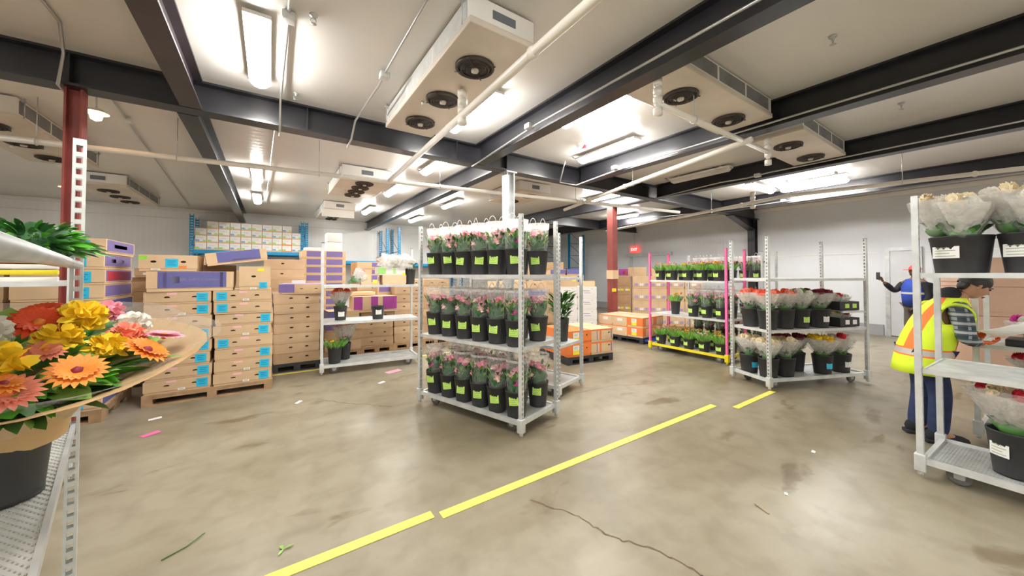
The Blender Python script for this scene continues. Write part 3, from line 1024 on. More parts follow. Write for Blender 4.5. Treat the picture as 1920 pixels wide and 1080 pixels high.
def sleeve_mesh(rb, rt, h, seed, flat=.8, milky=False):
    """open-topped clear cone sleeve, gently pleated, wider across than deep"""
    q = random.Random(seed)
    ph = [q.uniform(0, 6.28) for _ in range(3)]
    g = G()

    def wob(t, j):
        return 1 + .035 * math.sin(3 * t + ph[0]) + .025 * math.sin(5 * t + ph[1] + j * .4)
    prof = [(rb, 0), (rb + (rt - rb) * .3, h * .3), (rb + (rt - rb) * .65, h * .65), (rt, h)]
    g.lathe(prof, 24, 0, True, None, 1.0, flat, wob)
    hb = h * (.80 if milky else .93)
    g.lathe([(rb + (rt - rb) * hb / h + .0015, hb), (rt + .0015, h)], 24, 1, True, None, 1.0, flat, lambda t, j: wob(t, 3))
    rim = [(math.cos(2 * PI * k / 24) * rt * wob(2 * PI * k / 24, 3), math.sin(2 * PI * k / 24) * rt * flat * wob(2 * PI * k / 24, 3), h) for k in range(25)]
    g.tube(rim, .0022, 4, 2)
    for a in (0, PI):
        k = wob(a, 1)
        g.tube([(math.cos(a) * rb * k, 0, 0), (math.cos(a) * rt * k, 0, h)], .0022, 4, 2)
    return g.mesh('sleeve', [M_clear, M_milk, M_frost])


def loops_mesh(seed):
    g = G()
    q = random.Random(seed)
    w = .045 + q.uniform(-.01, .012)
    g.tube([(-w + 2 * w * i / 12, q.uniform(-.003, .003), .07 * math.sin(PI * i / 12) ** .7) for i in range(13)], .0028, 5)
    return g.mesh('carry_loop', [M_frost])


class Kind:
    pass


SLEEVED = []
FLOWME = {}


def flower_me(kind, r, m, mc=None):
    key = (kind, r, m.name)
    if key not in FLOWME:
        g = G()
        if kind == 'ball':
            flower_ball(g, (0, 0, 0), r, 0, sum(map(ord, m.name)) % 97)
        elif kind == 'rose':
            rose(g, (0, 0, 0), r, 0, 5)
        else:
            daisy(g, (0, 0, 0), r, 0, 1, 3)
        FLOWME[key] = g.mesh('flower', [m, mc or M_fyel])
    return FLOWME[key]


def build_sleeved(seed, pal, h=.30, rb=.10, rt=.126, loops=True, milky=False):
    """prototype: clear sleeve with greenery and carnations, origin at the bucket rim"""
    q = random.Random(seed)
    t = bpy.data.objects.new('sleeved_bouquet', None)
    COL.objects.link(t)
    put('foliage', foliage(seed, 95, .06, .115, h * .62, [M_leafd, M_leaf, M_leafl, M_leaf], .03, .09, .35, 0.0, True), t)
    for k in range(8):
        a = q.uniform(0, 6.28)
        rr = q.uniform(.01, .10)
        z = h * q.uniform(.48, .70)
        if k == 7:
            z = h * .3
            rr = .085
            a = -PI / 2 + q.uniform(-.8, .8)
        m = q.choice(pal)
        f = put('flower', flower_me('ball', .040 if m is not M_fmag else .034, m), t, (math.cos(a) * rr, math.sin(a) * rr * .8, z))
        f.rotation_euler = (q.uniform(-.4, .4), q.uniform(-.4, .4), q.uniform(0, 6))
    put('sleeve', sleeve_mesh(rb, rt, h, seed, .8, milky), t)
    if loops:
        for k in (-1, 1):
            put('carry_loop', loops_mesh(seed + k), t, (k * .025, k * .05, h - .005))
    return t


PROTO = {}


def place_proto(key, maker, loc, rz, label, cat, group):
    if key not in PROTO:
        PROTO[key] = maker()
        o = PROTO[key]
    else:
        o = copy_tree(PROTO[key])
    o.location = loc
    o.rotation_euler = (0, 0, rz)
    return tag(o, label, cat, group)


def build_wrapped(seed, m1, m2, n=5, hue='rose', R=.13, h=.26, green=M_leaf):
    """several heads, each in its own frosted wrap, bunched together in a crinkled outer film"""
    q = random.Random(seed)
    t = bpy.data.objects.new('wrapped_bouquet', None)
    COL.objects.link(t)
    put('foliage', foliage(seed + 50, 30, .05, R * .62, h * .40, [green, M_leafd, M_leaf], .03, .09, .5, 0.0, True), t)
    w = G()
    heads = []
    for k in range(n):
        a = 2 * PI * k / max(1, n - 1) + q.uniform(-.2, .2)
        rr = 0 if k == n - 1 else R * .62
        bx, by = math.cos(a) * rr * .35, math.sin(a) * rr * .35
        tx, ty = math.cos(a) * rr, math.sin(a) * rr
        z1 = h * q.uniform(.8, .95)
        vs, fs = [], []
        N = 12
        for j, (f, r) in enumerate(((0, .012), (.45, R * .30), (.85, R * .46), (1, R * .50))):
            for i in range(N):
                b = 2 * PI * i / N
                rw = r * (1 + .1 * math.sin(3 * b + k + j))
                vs.append((bx + (tx - bx) * f + math.cos(b) * rw, by + (ty - by) * f + math.sin(b) * rw, .02 + (z1 - .02) * f))
        for j in range(3):
            for i in range(N):
                c, d = j * N + i, j * N + (i + 1) % N
                fs.append((c, d, d + N, c + N))
        w.add(vs, fs, 0, True)
        heads.append((tx, ty, z1))
    put('inner_wraps', w.mesh('inner_wraps', [M_frost]), t)
    for i, (x, y, z) in enumerate(heads):
        m = m1 if i % 2 == 0 else m2
        for j in range(2):
            f = put('flower', flower_me(hue, .050, m), t, (x + q.uniform(-.02, .02), y + q.uniform(-.02, .02), z + .004 + j * .010))
            f.rotation_euler = (q.uniform(-.3, .3), q.uniform(-.3, .3), q.uniform(0, 6))
    g = G()
    ph = q.uniform(0, 6)

    def wob(tt, j):
        return 1 + .06 * math.sin(5 * tt + ph + j) + .04 * math.sin(9 * tt + j * 2)
    g.lathe([(.05, .0), (R * .75, h * .35), (R * 1.1, h * .72), (R * 1.18, h * .90), (R * 1.12, h * .94)], 26, 0, True, None, 1, .92, wob)
    put('outer_wrap', g.mesh('outer_wrap', [M_wrapc]), t)
    return t


def build_potgreen(seed, pal, h=.185, r=.115):
    """short bright greenery with little flowers, as grown in a pot"""
    q = random.Random(seed)
    t = bpy.data.objects.new('potted_flowers', None)
    COL.objects.link(t)
    g = G()
    for k in range(150):
        a = q.uniform(0, 6.28)
        rr = r * .75 * math.sqrt(q.random())
        d = Vector((math.cos(a) * .75 * rr / r, math.sin(a) * .75 * rr / r, .9))
        g.leaf((math.cos(a) * rr, math.sin(a) * rr, -.02), d, h * q.uniform(.55, 1.15), .012, q.randrange(3), .25, q.uniform(-1, 1))
    put('grassy_leaves', g.mesh('grassy_leaves', [M_leafl, M_leafl, M_leafb]), t)
    for k in range(9):
        a = q.uniform(0, 6.28)
        rr = r * .95 * math.sqrt(q.random())
        put('flower', flower_me('ball', .017, q.choice(pal)), t, (math.cos(a) * rr, math.sin(a) * rr, h * q.uniform(.55, .85)))
    return t
# ------------------------------------------------------------------ trolley C: pink bouquets in the middle
PINKS = [M_fpink, M_fpale, M_fpink, M_fmag, M_fpale, M_fpink]
BK = (.112, .086, .255)
A_C = math.radians(-71.9)
TC = trolley((1.467, 4.067), A_C, 1.46, .62, 2.06, [.81, 1.495], 'three-tier silver trolley full of pink bouquets standing in the middle of the floor')
bpy.context.view_layer.update()
levels = (('base', .131), ('middle shelf', .806), ('top shelf', 1.491))
for li, (ln, z) in enumerate(levels):
    for row in (0, 1):
        for i in range(6):
            x = .13 + i * .236 + rnd.uniform(-.006, .006)
            y = .125 if row == 0 else .50
            p = at_cart(TC, x, y, z)
            nth = ORD[5 - i]
            rw = 'front' if row == 0 else 'back'
            bucket(p, A_C + rnd.uniform(-.2, .2) + .36, BK, f'black bucket with lime note, {nth} from near corner, {rw} row, {ln}, pink-bouquet trolley', 'black buckets on the pink bouquet trolley', M_lime, nz=.10 + rnd.choice((0, .01, .03)), nw=.088, nh=.078, tilt=rnd.uniform(-.1, .25) if li == 2 else rnd.uniform(-.12, .08))
            k = rnd.randrange(5)
            low = li == 0 and i >= 4 and row == 0
            s = place_proto(('sl' if li < 2 else 'slm', k), lambda k=k: build_sleeved(20 + k, PINKS, milky=li == 2, loops=True), p + Vector((0, 0, .235)), A_C + rnd.uniform(-.3, .3),
                            f'clear-sleeved pink bouquet, {nth} from near corner, {rw} row, {ln}, central trolley', 'bouquet', 'sleeved pink bouquets on the central trolley')
            if low:
                s.rotation_euler = (-.08, .0, s.rotation_euler[2])

# ------------------------------------------------------------------ trolley G: behind the pink bouquets
TG = trolley((2.44, 4.65), A_C, 1.46, .60, 2.0, [.62, 1.46], 'silver trolley right behind the pink bouquet trolley, holding tall greenery')
bpy.context.view_layer.update()
BT = (.105, .085, .30)
for i, (x, y, k, lab) in enumerate(((1.25, .43, 'g', 'tall dark greenery'), (.95, .30, 'w', 'white wrapped flowers'), (.62, .30, 'r', 'white and red wrapped flowers'), (.30, .30, 'g', 'feathery greenery'))):
    p = at_cart(TG, x, y, .616)
    bucket(p, A_C, BT, f'black bucket of {lab} on trolley behind the pink bouquets', 'buckets on the trolley behind the pink bouquets')
    if k == 'g':
        o = put('greenery_bunch', foliage(60 + i, 120, .07, .14, .36, [M_leafd, M_leafb, M_leaf], .045, .17, .7), None, p + Vector((0, 0, .27)))
        tag(o, f'bunch of {lab} in a black bucket behind the pink bouquets', 'greenery')
    else:
        place_proto(('wb', k), lambda k=k: build_wrapped(70 + len(PROTO), M_fwhite, M_fwhite if k == 'w' else M_fcrim), p + Vector((0, 0, .27)), i, f'bouquet of {lab} behind the pink bouquets', 'bouquet', 'wrapped bouquets behind the pink trolley')

# ------------------------------------------------------------------ trolley F: pink posts, yellow base
A_F = math.radians(-92.3)
TF = trolley((6.29, 4.36), A_F, 1.47, .60, 1.93, [.74, 1.385], 'trolley with hot pink posts and yellow base holding potted flowers', M_hotpink, M_yelp)
bpy.context.view_layer.update()
PB = (.10, .078, .19)
POTPAL = [[M_fora, M_fcor, M_fpale], [M_fyel, M_fyel, M_fora], [M_fpink, M_fpale, M_fwhite], [M_fpale, M_fora, M_fyel]]
for ln, z, xs in (('base', .131, (.16, .45, .74, 1.02, 1.30)), ('top shelf', 1.381, (.14, .42, .72, 1.0, 1.28))):
    for row in (0, 1):
        for i, x in enumerate(xs):
            p = at_cart(TF, x + rnd.uniform(-.01, .01), .13 if row == 0 else .46, z)
            rw = 'front' if row == 0 else 'back'
            bucket(p, A_F - .2 + rnd.uniform(-.25, .25), PB, f'black pot with lime note, {ORD[4 - i]} from near post, {rw} row, {ln} of pink-post trolley', 'black pots on the pink-post trolley', M_lime, nz=.07, nw=.09, nh=.07, name='flower_pot', cat='pot')
            k = rnd.randrange(4)
            if ln == 'base' and i == 2 and row == 0:
                k = 1
            place_proto(('pg', k), lambda k=k: build_potgreen(90 + k, POTPAL[k]), p + Vector((0, 0, .19)), rnd.uniform(0, 6),
                        f'bright grassy potted flowers, {ORD[4 - i]} from near post, {rw} row, {ln} of pink-post trolley', 'potted flowers', 'potted flowers on the pink-post trolley')
p = at_cart(TF, .42, .2, .736)
bucket(p, A_F, (.09, .07, .25), 'lone black pot near the far post on the pink-post trolley middle shelf', 'black pots on the middle shelf', name='flower_pot', cat='pot')
place_proto(('pg', 1), None, p + Vector((0, 0, .25)), 1, 'small yellow potted flowers standing alone on the pink-post trolley middle shelf', 'potted flowers', None)
for row in (0, 1):
    for i, x in enumerate((.82, 1.07, 1.32)):
        p = at_cart(TF, x, .13 if row == 0 else .46, .736)
        rw = 'front' if row == 0 else 'back'
        bucket(p, A_F - .2, (.095, .078, .21), f'black bucket with lime note, {ORD[2 - i]} from near post, {rw} row, middle shelf, pink-post trolley', 'buckets on the pink-post trolley middle shelf', M_lime, nz=.07, nw=.09, nh=.07)
        place_proto(('sl', i), None, p + Vector((0, 0, .19)), rnd.uniform(-.3, .3), f'sleeved pink bouquet, {ORD[2 - i]} from near post, {rw} row, middle shelf, pink-post trolley', 'bouquet', 'sleeved bouquets on the pink-post trolley')

# ------------------------------------------------------------------ trolley H: behind the pink posts
TH = trolley((7.95, 4.5), A_F, 1.5, .60, 1.95, [.70, 1.385], 'silver trolley of sleeved bouquets standing behind the pink-post trolley')
bpy.context.view_layer.update()
for ln, z in (('base', .131), ('middle shelf', .696), ('top shelf', 1.381)):
    for i in range(6):
        p = at_cart(TH, .13 + i * .245, .16, z)
        bucket(p, A_F, (.10, .08, .20), f'black bucket with lime note, {ORD[5 - i]} from near end, {ln}, trolley behind pink posts', 'buckets on the trolley behind the pink posts', M_lime, nz=.06, nw=.09, nh=.08)
        place_proto(('sl', (i * 2 + 1) % 5), None, p + Vector((0, 0, .18)), rnd.uniform(-.3, .3), f'sleeved pink bouquet, {ORD[5 - i]} from near end, {ln}, trolley behind pink posts', 'bouquet', 'sleeved bouquets on the trolley behind the pink posts')

# ------------------------------------------------------------------ trolley E: wrapped roses
A_E = math.radians(-22.3)
TE = trolley((5.335, 1.965), A_E, 1.63, .58, 2.0, [.772, 1.445], 'silver trolley of wrapped roses with empty top shelf, by the end of the yellow line', deck='mesh', half=((1.22, 1.6, 1.0),))
bpy.context.view_layer.update()
B2 = (.122, .096, .255)
ebs = [('middle shelf', .772, ((.14, .14, 'fcor', 'orange red', None), (.16, .42, 'fcor', 'coral red', None), (.42, .15, 'fcor', 'red and white', None), (.68, .15, 'green', 'white and green', M_lime), (.88, .34, 'fwine', 'burgundy', M_yell), (1.0, .14, 'fwine', 'dark burgundy', M_paper), (1.14, .40, 'fwine', 'wine red', None))),
       ('base', .131, ((.13, .43, 'fcream', 'cream', M_cyan), (.15, .15, 'fcream', 'pale cream', None), (.42, .15, 'fcream', 'cream and white', None), (.62, .38, 'fwine', 'dark red', M_redp), (.84, .36, 'fwine', 'wine and white', None), (1.05, .15, 'fyel', 'yellow and white', M_cyan), (1.40, .17, 'fcrim', 'white and red', M_paper)))]
WK = {'fcor': (M_fcor, M_fred), 'green': (M_fwhite, M_leafl), 'fwine': (M_fwine, M_fwine), 'fcream': (M_fcream, M_fcream), 'fyel': (M_fyel, M_fyel), 'fcrim': (M_fwhite, M_fcrim)}
for ln, z, items in ebs:
    for i, (x, y, k, lab, note) in enumerate(items):
        p = at_cart(TE, x, y, z)
        extra = {None: 'plain', M_lime: 'lime-noted', M_yell: 'yellow-noted', M_paper: 'white-labelled', M_cyan: 'cyan-noted', M_redp: 'red-labelled'}[note]
        bucket(p, A_E - .15, B2, f'{extra} black bucket under {lab} flowers, {ln} of the wrapped-rose trolley', 'black buckets on the wrapped-rose trolley', note, nz=.08, nw=.08, nh=.075)
        R = .18 if k == 'fyel' else .158
        place_proto(('wr', k), lambda k=k, R=R: build_wrapped(100 + len(PROTO), WK[k][0], WK[k][1], 6 if R > .14 else 5, 'rose' if k != 'fyel' else 'ball', R), p + Vector((0, 0, .235)), rnd.uniform(0, 6),
                    f'{lab} wrapped bouquet, {ORD[i]} from near corner, {ln}, rose trolley', 'bouquet', 'wrapped bouquets on the rose trolley')
for j, z in enumerate((1.0, .776)):
    p = at_cart(TE, 1.41, .25, z)
    tr = G().box((-.17, -.2, 0), (.17, .2, .01)).box((-.17, -.2, 0), (-.16, .2, .12)).box((.16, -.2, 0), (.17, .2, .12)).box((-.16, -.2, 0), (.16, -.19, .12)).box((-.16, .19, 0), (.16, .2, .12)).build('plant_tray', M_blk, None, p, A_E)
    tag(tr, ('black tray with two lime notes on the small upper half shelf' if j == 0 else 'black tray on the middle shelf under the half shelf') + ' of the rose trolley', 'tray')
    for s in (-.08, .05):
        G().box((s, -.203, .03), (s + .07, -.2005, .09)).build('price_note', M_lime if j == 0 else M_paper, tr)
    for s in (-.08, .08):
        place_proto(('wr', 'fcream' if s < 0 else 'fcrim'), None, p + (Matrix.Rotation(A_E, 4, 'Z') @ Vector((s, 0, .012))) * 1, rnd.uniform(0, 6), f'wrapped bunch at the {"inner" if s < 0 else "outer"} end of the {"upper" if j == 0 else "lower"} black tray, rose trolley', 'bouquet', 'bunches in the black trays').scale = (.8, .8, .72 if j == 0 else .62)

# ------------------------------------------------------------------ trolley D: half empty, before the carton stacks
A_D = math.radians(-5.2)
TD = trolley((.655, 5.957), A_D, 1.44, .58, 1.97, [.78, 1.33], 'half-empty silver trolley standing in front of the kraft carton stacks', deck='mesh')
bpy.context.view_layer.update()
p = at_cart(TD, .18, .2, .131)
bucket(p, 0, (.105, .082, .26), 'black bucket of red and yellow tulips on base of the half-empty trolley', 'buckets on the half-empty trolley')
place_proto(('pgT', 0), lambda: build_potgreen(140, [M_fcrim, M_fpink, M_fyel, M_leafl], .17, .17), p + Vector((0, 0, .25)), 0, 'bunch of red, pink and yellow blooms on base of the half-empty trolley', 'bouquet', None)
p = at_cart(TD, .26, .3, .776)
bucket(p, 0, (.10, .08, .22), 'black bucket with white label under coral flowers, half-empty trolley', 'buckets on the half-empty trolley', M_paper, nz=.06)
place_proto(('wr', 'fcor'), None, p + Vector((0, 0, .21)), 2, 'coral red bouquet on middle shelf of the half-empty trolley', 'bouquet', None)
p = at_cart(TD, .20, .15, .45)
p.z = .131
hb = at_cart(TD, .33, .42, .131)
bucket(hb, 0, (.10, .08, .26), 'black bucket of pink flowers at back of the half-empty trolley base', 'buckets on the half-empty trolley')
place_proto(('wrp', 0), lambda: build_wrapped(150, M_fpink, M_fpink, 6, 'rose', .17, .34), hb + Vector((0, 0, .25)), 1, 'wide pale pink bouquet at back of the half-empty trolley base', 'bouquet', None)
p = at_cart(TD, .80, .15, .776)
bucket(p, -.1, (.10, .08, .21), 'empty black bucket with white label alone on the half-empty trolley', 'buckets on the half-empty trolley', M_paper, nz=.08)
p = at_cart(TD, 1.34, .3, 1.326)
bucket(p, 0, (.10, .08, .26), 'black bucket at end of the half-empty trolley top shelf beside kraft carton', 'buckets on the half-empty trolley')
o = put('greenery_bunch', foliage(155, 60, .06, .10, .10, [M_leafd, M_leaf], .03, .08, .6), None, p + Vector((0, 0, .25)))
tag(o, 'low greenery in the bucket on the half-empty trolley top shelf', 'greenery')

# ------------------------------------------------------------------ trolley K: behind the near left trolley
A_K = math.radians(16.6)
TK = trolley((-2.51, 3.54), A_K, 1.38, .56, 1.62, [.95, 1.45], 'silver trolley with flat trays half hidden behind the near left trolley')
bpy.context.view_layer.update()
for i, (z, m, lab) in enumerate(((1.446, M_white, 'white'), (1.495, M_yelp, 'yellow'), (1.535, M_white, 'upper white'), (1.575, M_fora, 'orange'))):
    p = at_cart(TK, .72, .26, z)
    o = G().rbox((-.6, -.22, 0), (.6, .22, .034), .006).build('flat_tray', m, None, p, A_K)
    tag(o, f'{lab} flat tray stacked on the shelf behind the near left trolley', 'tray', 'flat trays behind the near left trolley')
for i in range(3):
    p = at_cart(TK, .45 + .35 * i, .28, .946)
    o = G().rbox((-.16, -.22, 0), (.16, .22, .26), .006).build('kraft_carton', M_kraft, None, p, A_K)
    G().box((-.06, -.222, .1), (.06, -.2201, .2)).build('sticker', (M_cyan, M_kraft3, M_yell)[i], o)
    tag(o, f'kraft carton with {("cyan", "tan", "yellow")[i]} sticker on lower shelf behind the near left trolley', 'carton')

# ------------------------------------------------------------------ trolley L: near left, with the big mixed bouquet
A_L = math.radians(103.9)
TL = trolley((-.233, .517), A_L, 1.75, .64, 2.055, [], 'near silver trolley with tall slotted post and wire shelves at left edge', deck='mesh')
bpy.context.view_layer.update()
for z, mesh in ((1.555, False), (.90, True)):
    s = G()
    if mesh:
        s.box((.02, -.008, z - .03), (1.73, 0.004, z)).box((.02, .64, z - .03), (1.73, .65, z)).box((1.71, .004, z - .03), (1.725, .63, z + .03)).box((.02, .004, z - .03), (.03, .63, z))
    else:
        s.tube([(.02, -.002, z - .018), (1.73, -.002, z - .018)], .017, 10).tube([(.02, .64, z - .018), (1.73, .64, z - .018)], .017, 10)
        s.box((.02, .0, z - .012), (1.73, .64, z - .006))
    so = s.build('shelf', M_galvd, TL)
    if mesh:
        w = G()
        wire_sheet(w, .03, 1.71, .004, .63, z - .008, .03, .0035)
        w.build('wire_panel', M_galv, so)
p = at_cart(TL, 1.115, .10, .895)
bucket(p, A_L + PI - .35, (.105, .082, .27), 'large black bucket with lime-edged label on the near left wire shelf', 'buckets on the near left trolley', M_lime, nz=.04, nw=.03, nh=.16)
p2 = at_cart(TL, 1.50, .36, .895)
bucket(p2, A_L, (.10, .08, .16), 'short black bucket at the far end of the near left wire shelf', 'buckets on the near left trolley')


def mixed_bouquet(loc):
    t = thing('mixed_bouquet', loc, math.radians(-30), 'big mixed bouquet of yellow, orange and white flowers in brown kraft paper', 'bouquet')
    # kraft wrap, opened out wide
    def wob(a, j):
        return 1 + .05 * math.sin(2 * a + .6) + .03 * math.sin(5 * a + j)
    T = Matrix.Rotation(math.radians(-6), 4, 'Y')
    g = G().lathe([(.112, -.10), (.125, -.05), (.18, .02), (.28, .085), (.40, .135)], 32, 0, True, T, 1, 1, wob)
    g.build('kraft_wrap', M_kpaper, t)
    g = G().lathe([(.14, -.03), (.22, .05), (.32, .115), (.43, .17)], 32, 0, True, T, 1, 1, lambda a, j: 1 + .05 * math.sin(2 * a + .6) + .05 * math.sin(7 * a + j))
    g.build('clear_wrap', M_wrapc, t)
    q = random.Random(11)
    g = G()
    for k in range(90):
        a = q.uniform(0, 6.28)
        rr = .27 * math.sqrt(q.random())
        d = Vector((math.cos(a) * 1.0, math.sin(a) * 1.0, q.uniform(.55, 1.1)))
        big = k % 5 == 0
        g.leaf((math.cos(a) * rr * .7, math.sin(a) * rr * .7, .03 + q.uniform(0, .07)), d, q.uniform(.12, .2) * (1.15 if big else 1), .065 if big else .03, q.randrange(3), .25, q.uniform(-.7, .7))
    for k in range(60):
        a = q.uniform(0, 6.28)
        rr = q.uniform(.10, .23)
        d = Vector((math.cos(a), math.sin(a), q.uniform(.12, .45)))
        g.leaf((math.cos(a) * rr, math.sin(a) * rr, q.uniform(.08, .13)), d, q.uniform(.12, .17), q.choice((.03, .04, .065)), q.randrange(3), .12, q.uniform(-.5, .5))
    g.build('foliage', [M_leafb, M_leaf, M_leafl], t)
    spots = [('ball', M_fyel, .062, (.13, -.11, .20)), ('ball', M_fyel, .058, (.05, .14, .22)), ('ball', M_fyel, .05, (-.13, -.10, .19)), ('ball', M_fwhite, .055, (-.02, -.02, .22)), ('ball', M_fyel, .05, (.20, .06, .19)),
             ('daisy', M_fred, .075, (.06, -.20, .155)), ('daisy', M_fcor, .085, (-.06, -.22, .14)), ('daisy', M_fred, .07, (.0, .08, .21)), ('daisy', M_fora, .06, (.24, -.05, .18)), ('daisy', M_fora, .065, (.27, .10, .18)),
             ('daisy', M_fpink, .055, (.25, .18, .19)), ('ball', M_fora, .045, (-.15, .06, .20)), ('daisy', M_fora, .07, (-.17, -.20, .15)), ('ball', M_fwhite, .045, (.14, .20, .20)), ('daisy', M_fcor, .06, (.20, -.15, .165)), ('ball', M_fpink, .04, (.02, .25, .20)), ('ball', M_fcor, .045, (.19, .13, .2)), ('daisy', M_fred, .06, (-.10, .18, .19))]
    for k in range(14):
        a = q.uniform(0, 6.28)
        rr = q.uniform(.08, .27)
        spots.append((q.choice(('ball', 'daisy')), q.choice((M_fyel, M_fora, M_fcor, M_fred, M_fpink, M_fwhite, M_fyel)), q.uniform(.038, .055), (math.cos(a) * rr, math.sin(a) * rr, .165 + q.uniform(0, .03))))
    for i, (k, m, r, c) in enumerate(spots):
        gg = G()
        r *= .88
        if k == 'ball':
            flower_ball(gg, (0, 0, 0), r, 0, i, 60)
        else:
            daisy(gg, (0, 0, 0), r, 0, 1, i, 20)
        o = gg.build('chrysanthemum' if k == 'ball' else 'gerbera', [m, M_fora if m is not M_fora else M_fwine], t, c)
        o.rotation_euler = (q.uniform(-.3, .3), q.uniform(-.3, .3) + .2, 0)
    t.rotation_mode = 'QUATERNION'
    t.rotation_quaternion = Matrix.Rotation(math.radians(17), 3, Vector((.935, .354, 0))).to_quaternion() @ Euler((0, 0, math.radians(-30))).to_quaternion()
    return t


mb = mixed_bouquet(p + Vector((0, 0, .25)))
# greenery lying on the upper shelf
for i, (x, y) in enumerate(((1.60, .07), (1.47, .075), (1.34, .08), (1.52, .2))):
    pp = at_cart(TL, x, y, 1.555)
    g = G()
    q = random.Random(200 + i)
    g.blob((0, 0, .05), (.09, .07, .06), 1, 2, .5, i)
    for k in range(300):
        a = q.uniform(0, 6.28)
        el = q.uniform(-.05, 1.1)
        d = Vector((math.cos(a) * math.cos(el), math.sin(a) * math.cos(el), math.sin(el) * .75))
        s = q.uniform(.02, .08)
        g.leaf((d.x * s * 1.3, d.y * s, .03 + d.z * s), d, q.uniform(.05, .085), .016, q.randrange(3), .25, q.uniform(-1, 1))
    o = g.build('greenery_bunch', [M_leafb, M_leafd, M_leaf], None, pp)
    tag(o, f'bunch of dark fern greenery, {ORD[i]} on the near left upper shelf counted from its post', 'greenery', 'fern bunches on the near left upper shelf')
pp = at_cart(TL, 1.60, .10, 1.556)
o = G().box((-.13, -.07, 0), (.13, .09, .012)).box((-.13, -.07, .0), (.13, -.065, .03)).build('plant_tray', M_blk, None, pp, A_L)
tag(o, 'shallow black tray beside the slotted post on the near left upper shelf', 'tray')
# ------------------------------------------------------------------ trolley R: near right, white roses on top
A_R = math.radians(-92.9)
TR = trolley((4.0, .512), A_R, 1.46, .64, 2.085, [.805, 1.508], 'near silver trolley at right edge with white roses on its top shelf', deck='mesh', mesh_shelf=True)
bpy.context.view_layer.update()
BR = (.155, .125, .27)
for i, (x, y) in enumerate(((.19, .17), (.50, .17), (.82, .2))):
    p = at_cart(TR, x, y, 1.504)
    bucket(p, A_R - .45, BR, f'big black bucket with wide white label, {ORD[i]} from the post, top shelf, near right trolley', 'big buckets on the near right trolley', M_paper, nz=.11, nw=.15, nh=.085)
    for j, (dx, dy) in enumerate(((-.09, -.02), (.08, -.03), (0, .09))):
        place_proto(('wrR', 0), lambda: build_wrapped(170, M_fcream, M_fwhite, 6, 'rose', .145, .29, M_leaf), p + Vector((dx, dy, .235 + .02 * j)), rnd.uniform(0, 6), f'white rose bunch in frosted wrap, {ORD[j]} in {ORD[i]} bucket, near right trolley top', 'bouquet', 'white rose bunches on the near right trolley')
p = at_cart(TR, .40, .25, .131)
bucket(p, A_R - .6, (.135, .105, .30), 'tall black bucket with white label on base of the near right trolley', 'big buckets on the near right trolley base', M_paper, nz=.13, nw=.10, nh=.085)
place_proto(('wrB', 0), lambda: build_wrapped(180, M_fcream, M_fcrim, 7, 'rose', .21, .34), p + Vector((0, 0, .27)), .4, 'wide cream and dark red rose bouquet on base of the near right trolley', 'bouquet', None)

# ------------------------------------------------------------------ trolley W: the one the worker faces
TW = trolley((5.33, .33), A_R, 1.46, .62, 1.62, [.55, .87], 'pale trolley of red and pink bouquets the worker is facing')
bpy.context.view_layer.update()
B3 = (.13, .105, .25)
for i, (x, y, z, k, lab) in enumerate(((.24, .2, .131, 'fcrim', 'silver wrapped'), (.56, .25, .131, 'fcrim', 'dark wrapped'), (.30, .22, .866, 'mag', 'pink and white'), (.62, .25, .866, 'mag', 'rose pink'), (.30, .22, .546, 'red', 'bright red'), (.62, .25, .546, 'red', 'deep red'))):
    p = at_cart(TW, x, y, z)
    if z < .5:
        bucket(p, A_R - .5, B3, f'black bucket of {lab} flowers on base of trolley the worker faces', 'buckets on the trolley the worker faces', M_paper, nz=.10, nw=.12, nh=.06)
        z2 = .22
    else:
        tr = G().rbox((-.15, -.15, 0), (.15, .15, .06), .008).build('plant_tray', M_blk, None, p, A_R)
        tag(tr, f'low black tray under the {lab} flowers on trolley the worker faces', 'tray')
        z2 = .055
    cm = {'fcrim': (M_fwhite, M_fwhite), 'mag': (M_fwhite, M_fmag), 'red': (M_fcrim, M_fcrim)}[k]
    place_proto(('wrW', k), lambda k=k, cm=cm: build_wrapped(190 + len(PROTO), cm[0], cm[1], 6, 'rose', .15, .17), p + Vector((0, 0, z2)), rnd.uniform(0, 6), f'{lab} wrapped bouquet on the trolley the worker faces', 'bouquet', None)
# ------------------------------------------------------------------ cartons and pallets
def holed_face(g, x0, x1, z0, z1, y, holes, mi=0, mh=1, depth=.02, rx=.026, rz_=.013):
    """front face (at -y side) with sunken oval hand holes, each backed by a cap painted dark as shade"""
    xs = [x0] + [(a[0] + b[0]) / 2 for a, b in zip(holes[:-1], holes[1:])] + [x1]
    for i, (hx, hz) in enumerate(holes):
        a0, a1 = xs[i], xs[i + 1]
        cs = [math.atan2(z - hz, x - hx) % (2 * PI) for x, z in ((a0, z0), (a1, z0), (a1, z1), (a0, z1))]
        ang = sorted(set([2 * PI * k / 14 for k in range(14)] + cs))
        n = len(ang)
        outer, inner, back = [], [], []
        for t in ang:
            c, s = math.cos(t), math.sin(t)
            k = min(((a1 - hx) / c if c > 1e-9 else (a0 - hx) / c if c < -1e-9 else 1e9), ((z1 - hz) / s if s > 1e-9 else (z0 - hz) / s if s < -1e-9 else 1e9))
            outer.append((hx + c * k, y, hz + s * k))
            inner.append((hx + c * rx, y, hz + s * rz_))
            back.append((hx + c * rx, y + depth, hz + s * rz_))
        g.add(outer + inner, [(j, (j + 1) % n, n + (j + 1) % n, n + j) for j in range(n)], mi)
        g.add(inner + back, [(j, (j + 1) % n, n + (j + 1) % n, n + j) for j in range(n)], mi)
        g.add(back, [tuple(range(n))], mh)


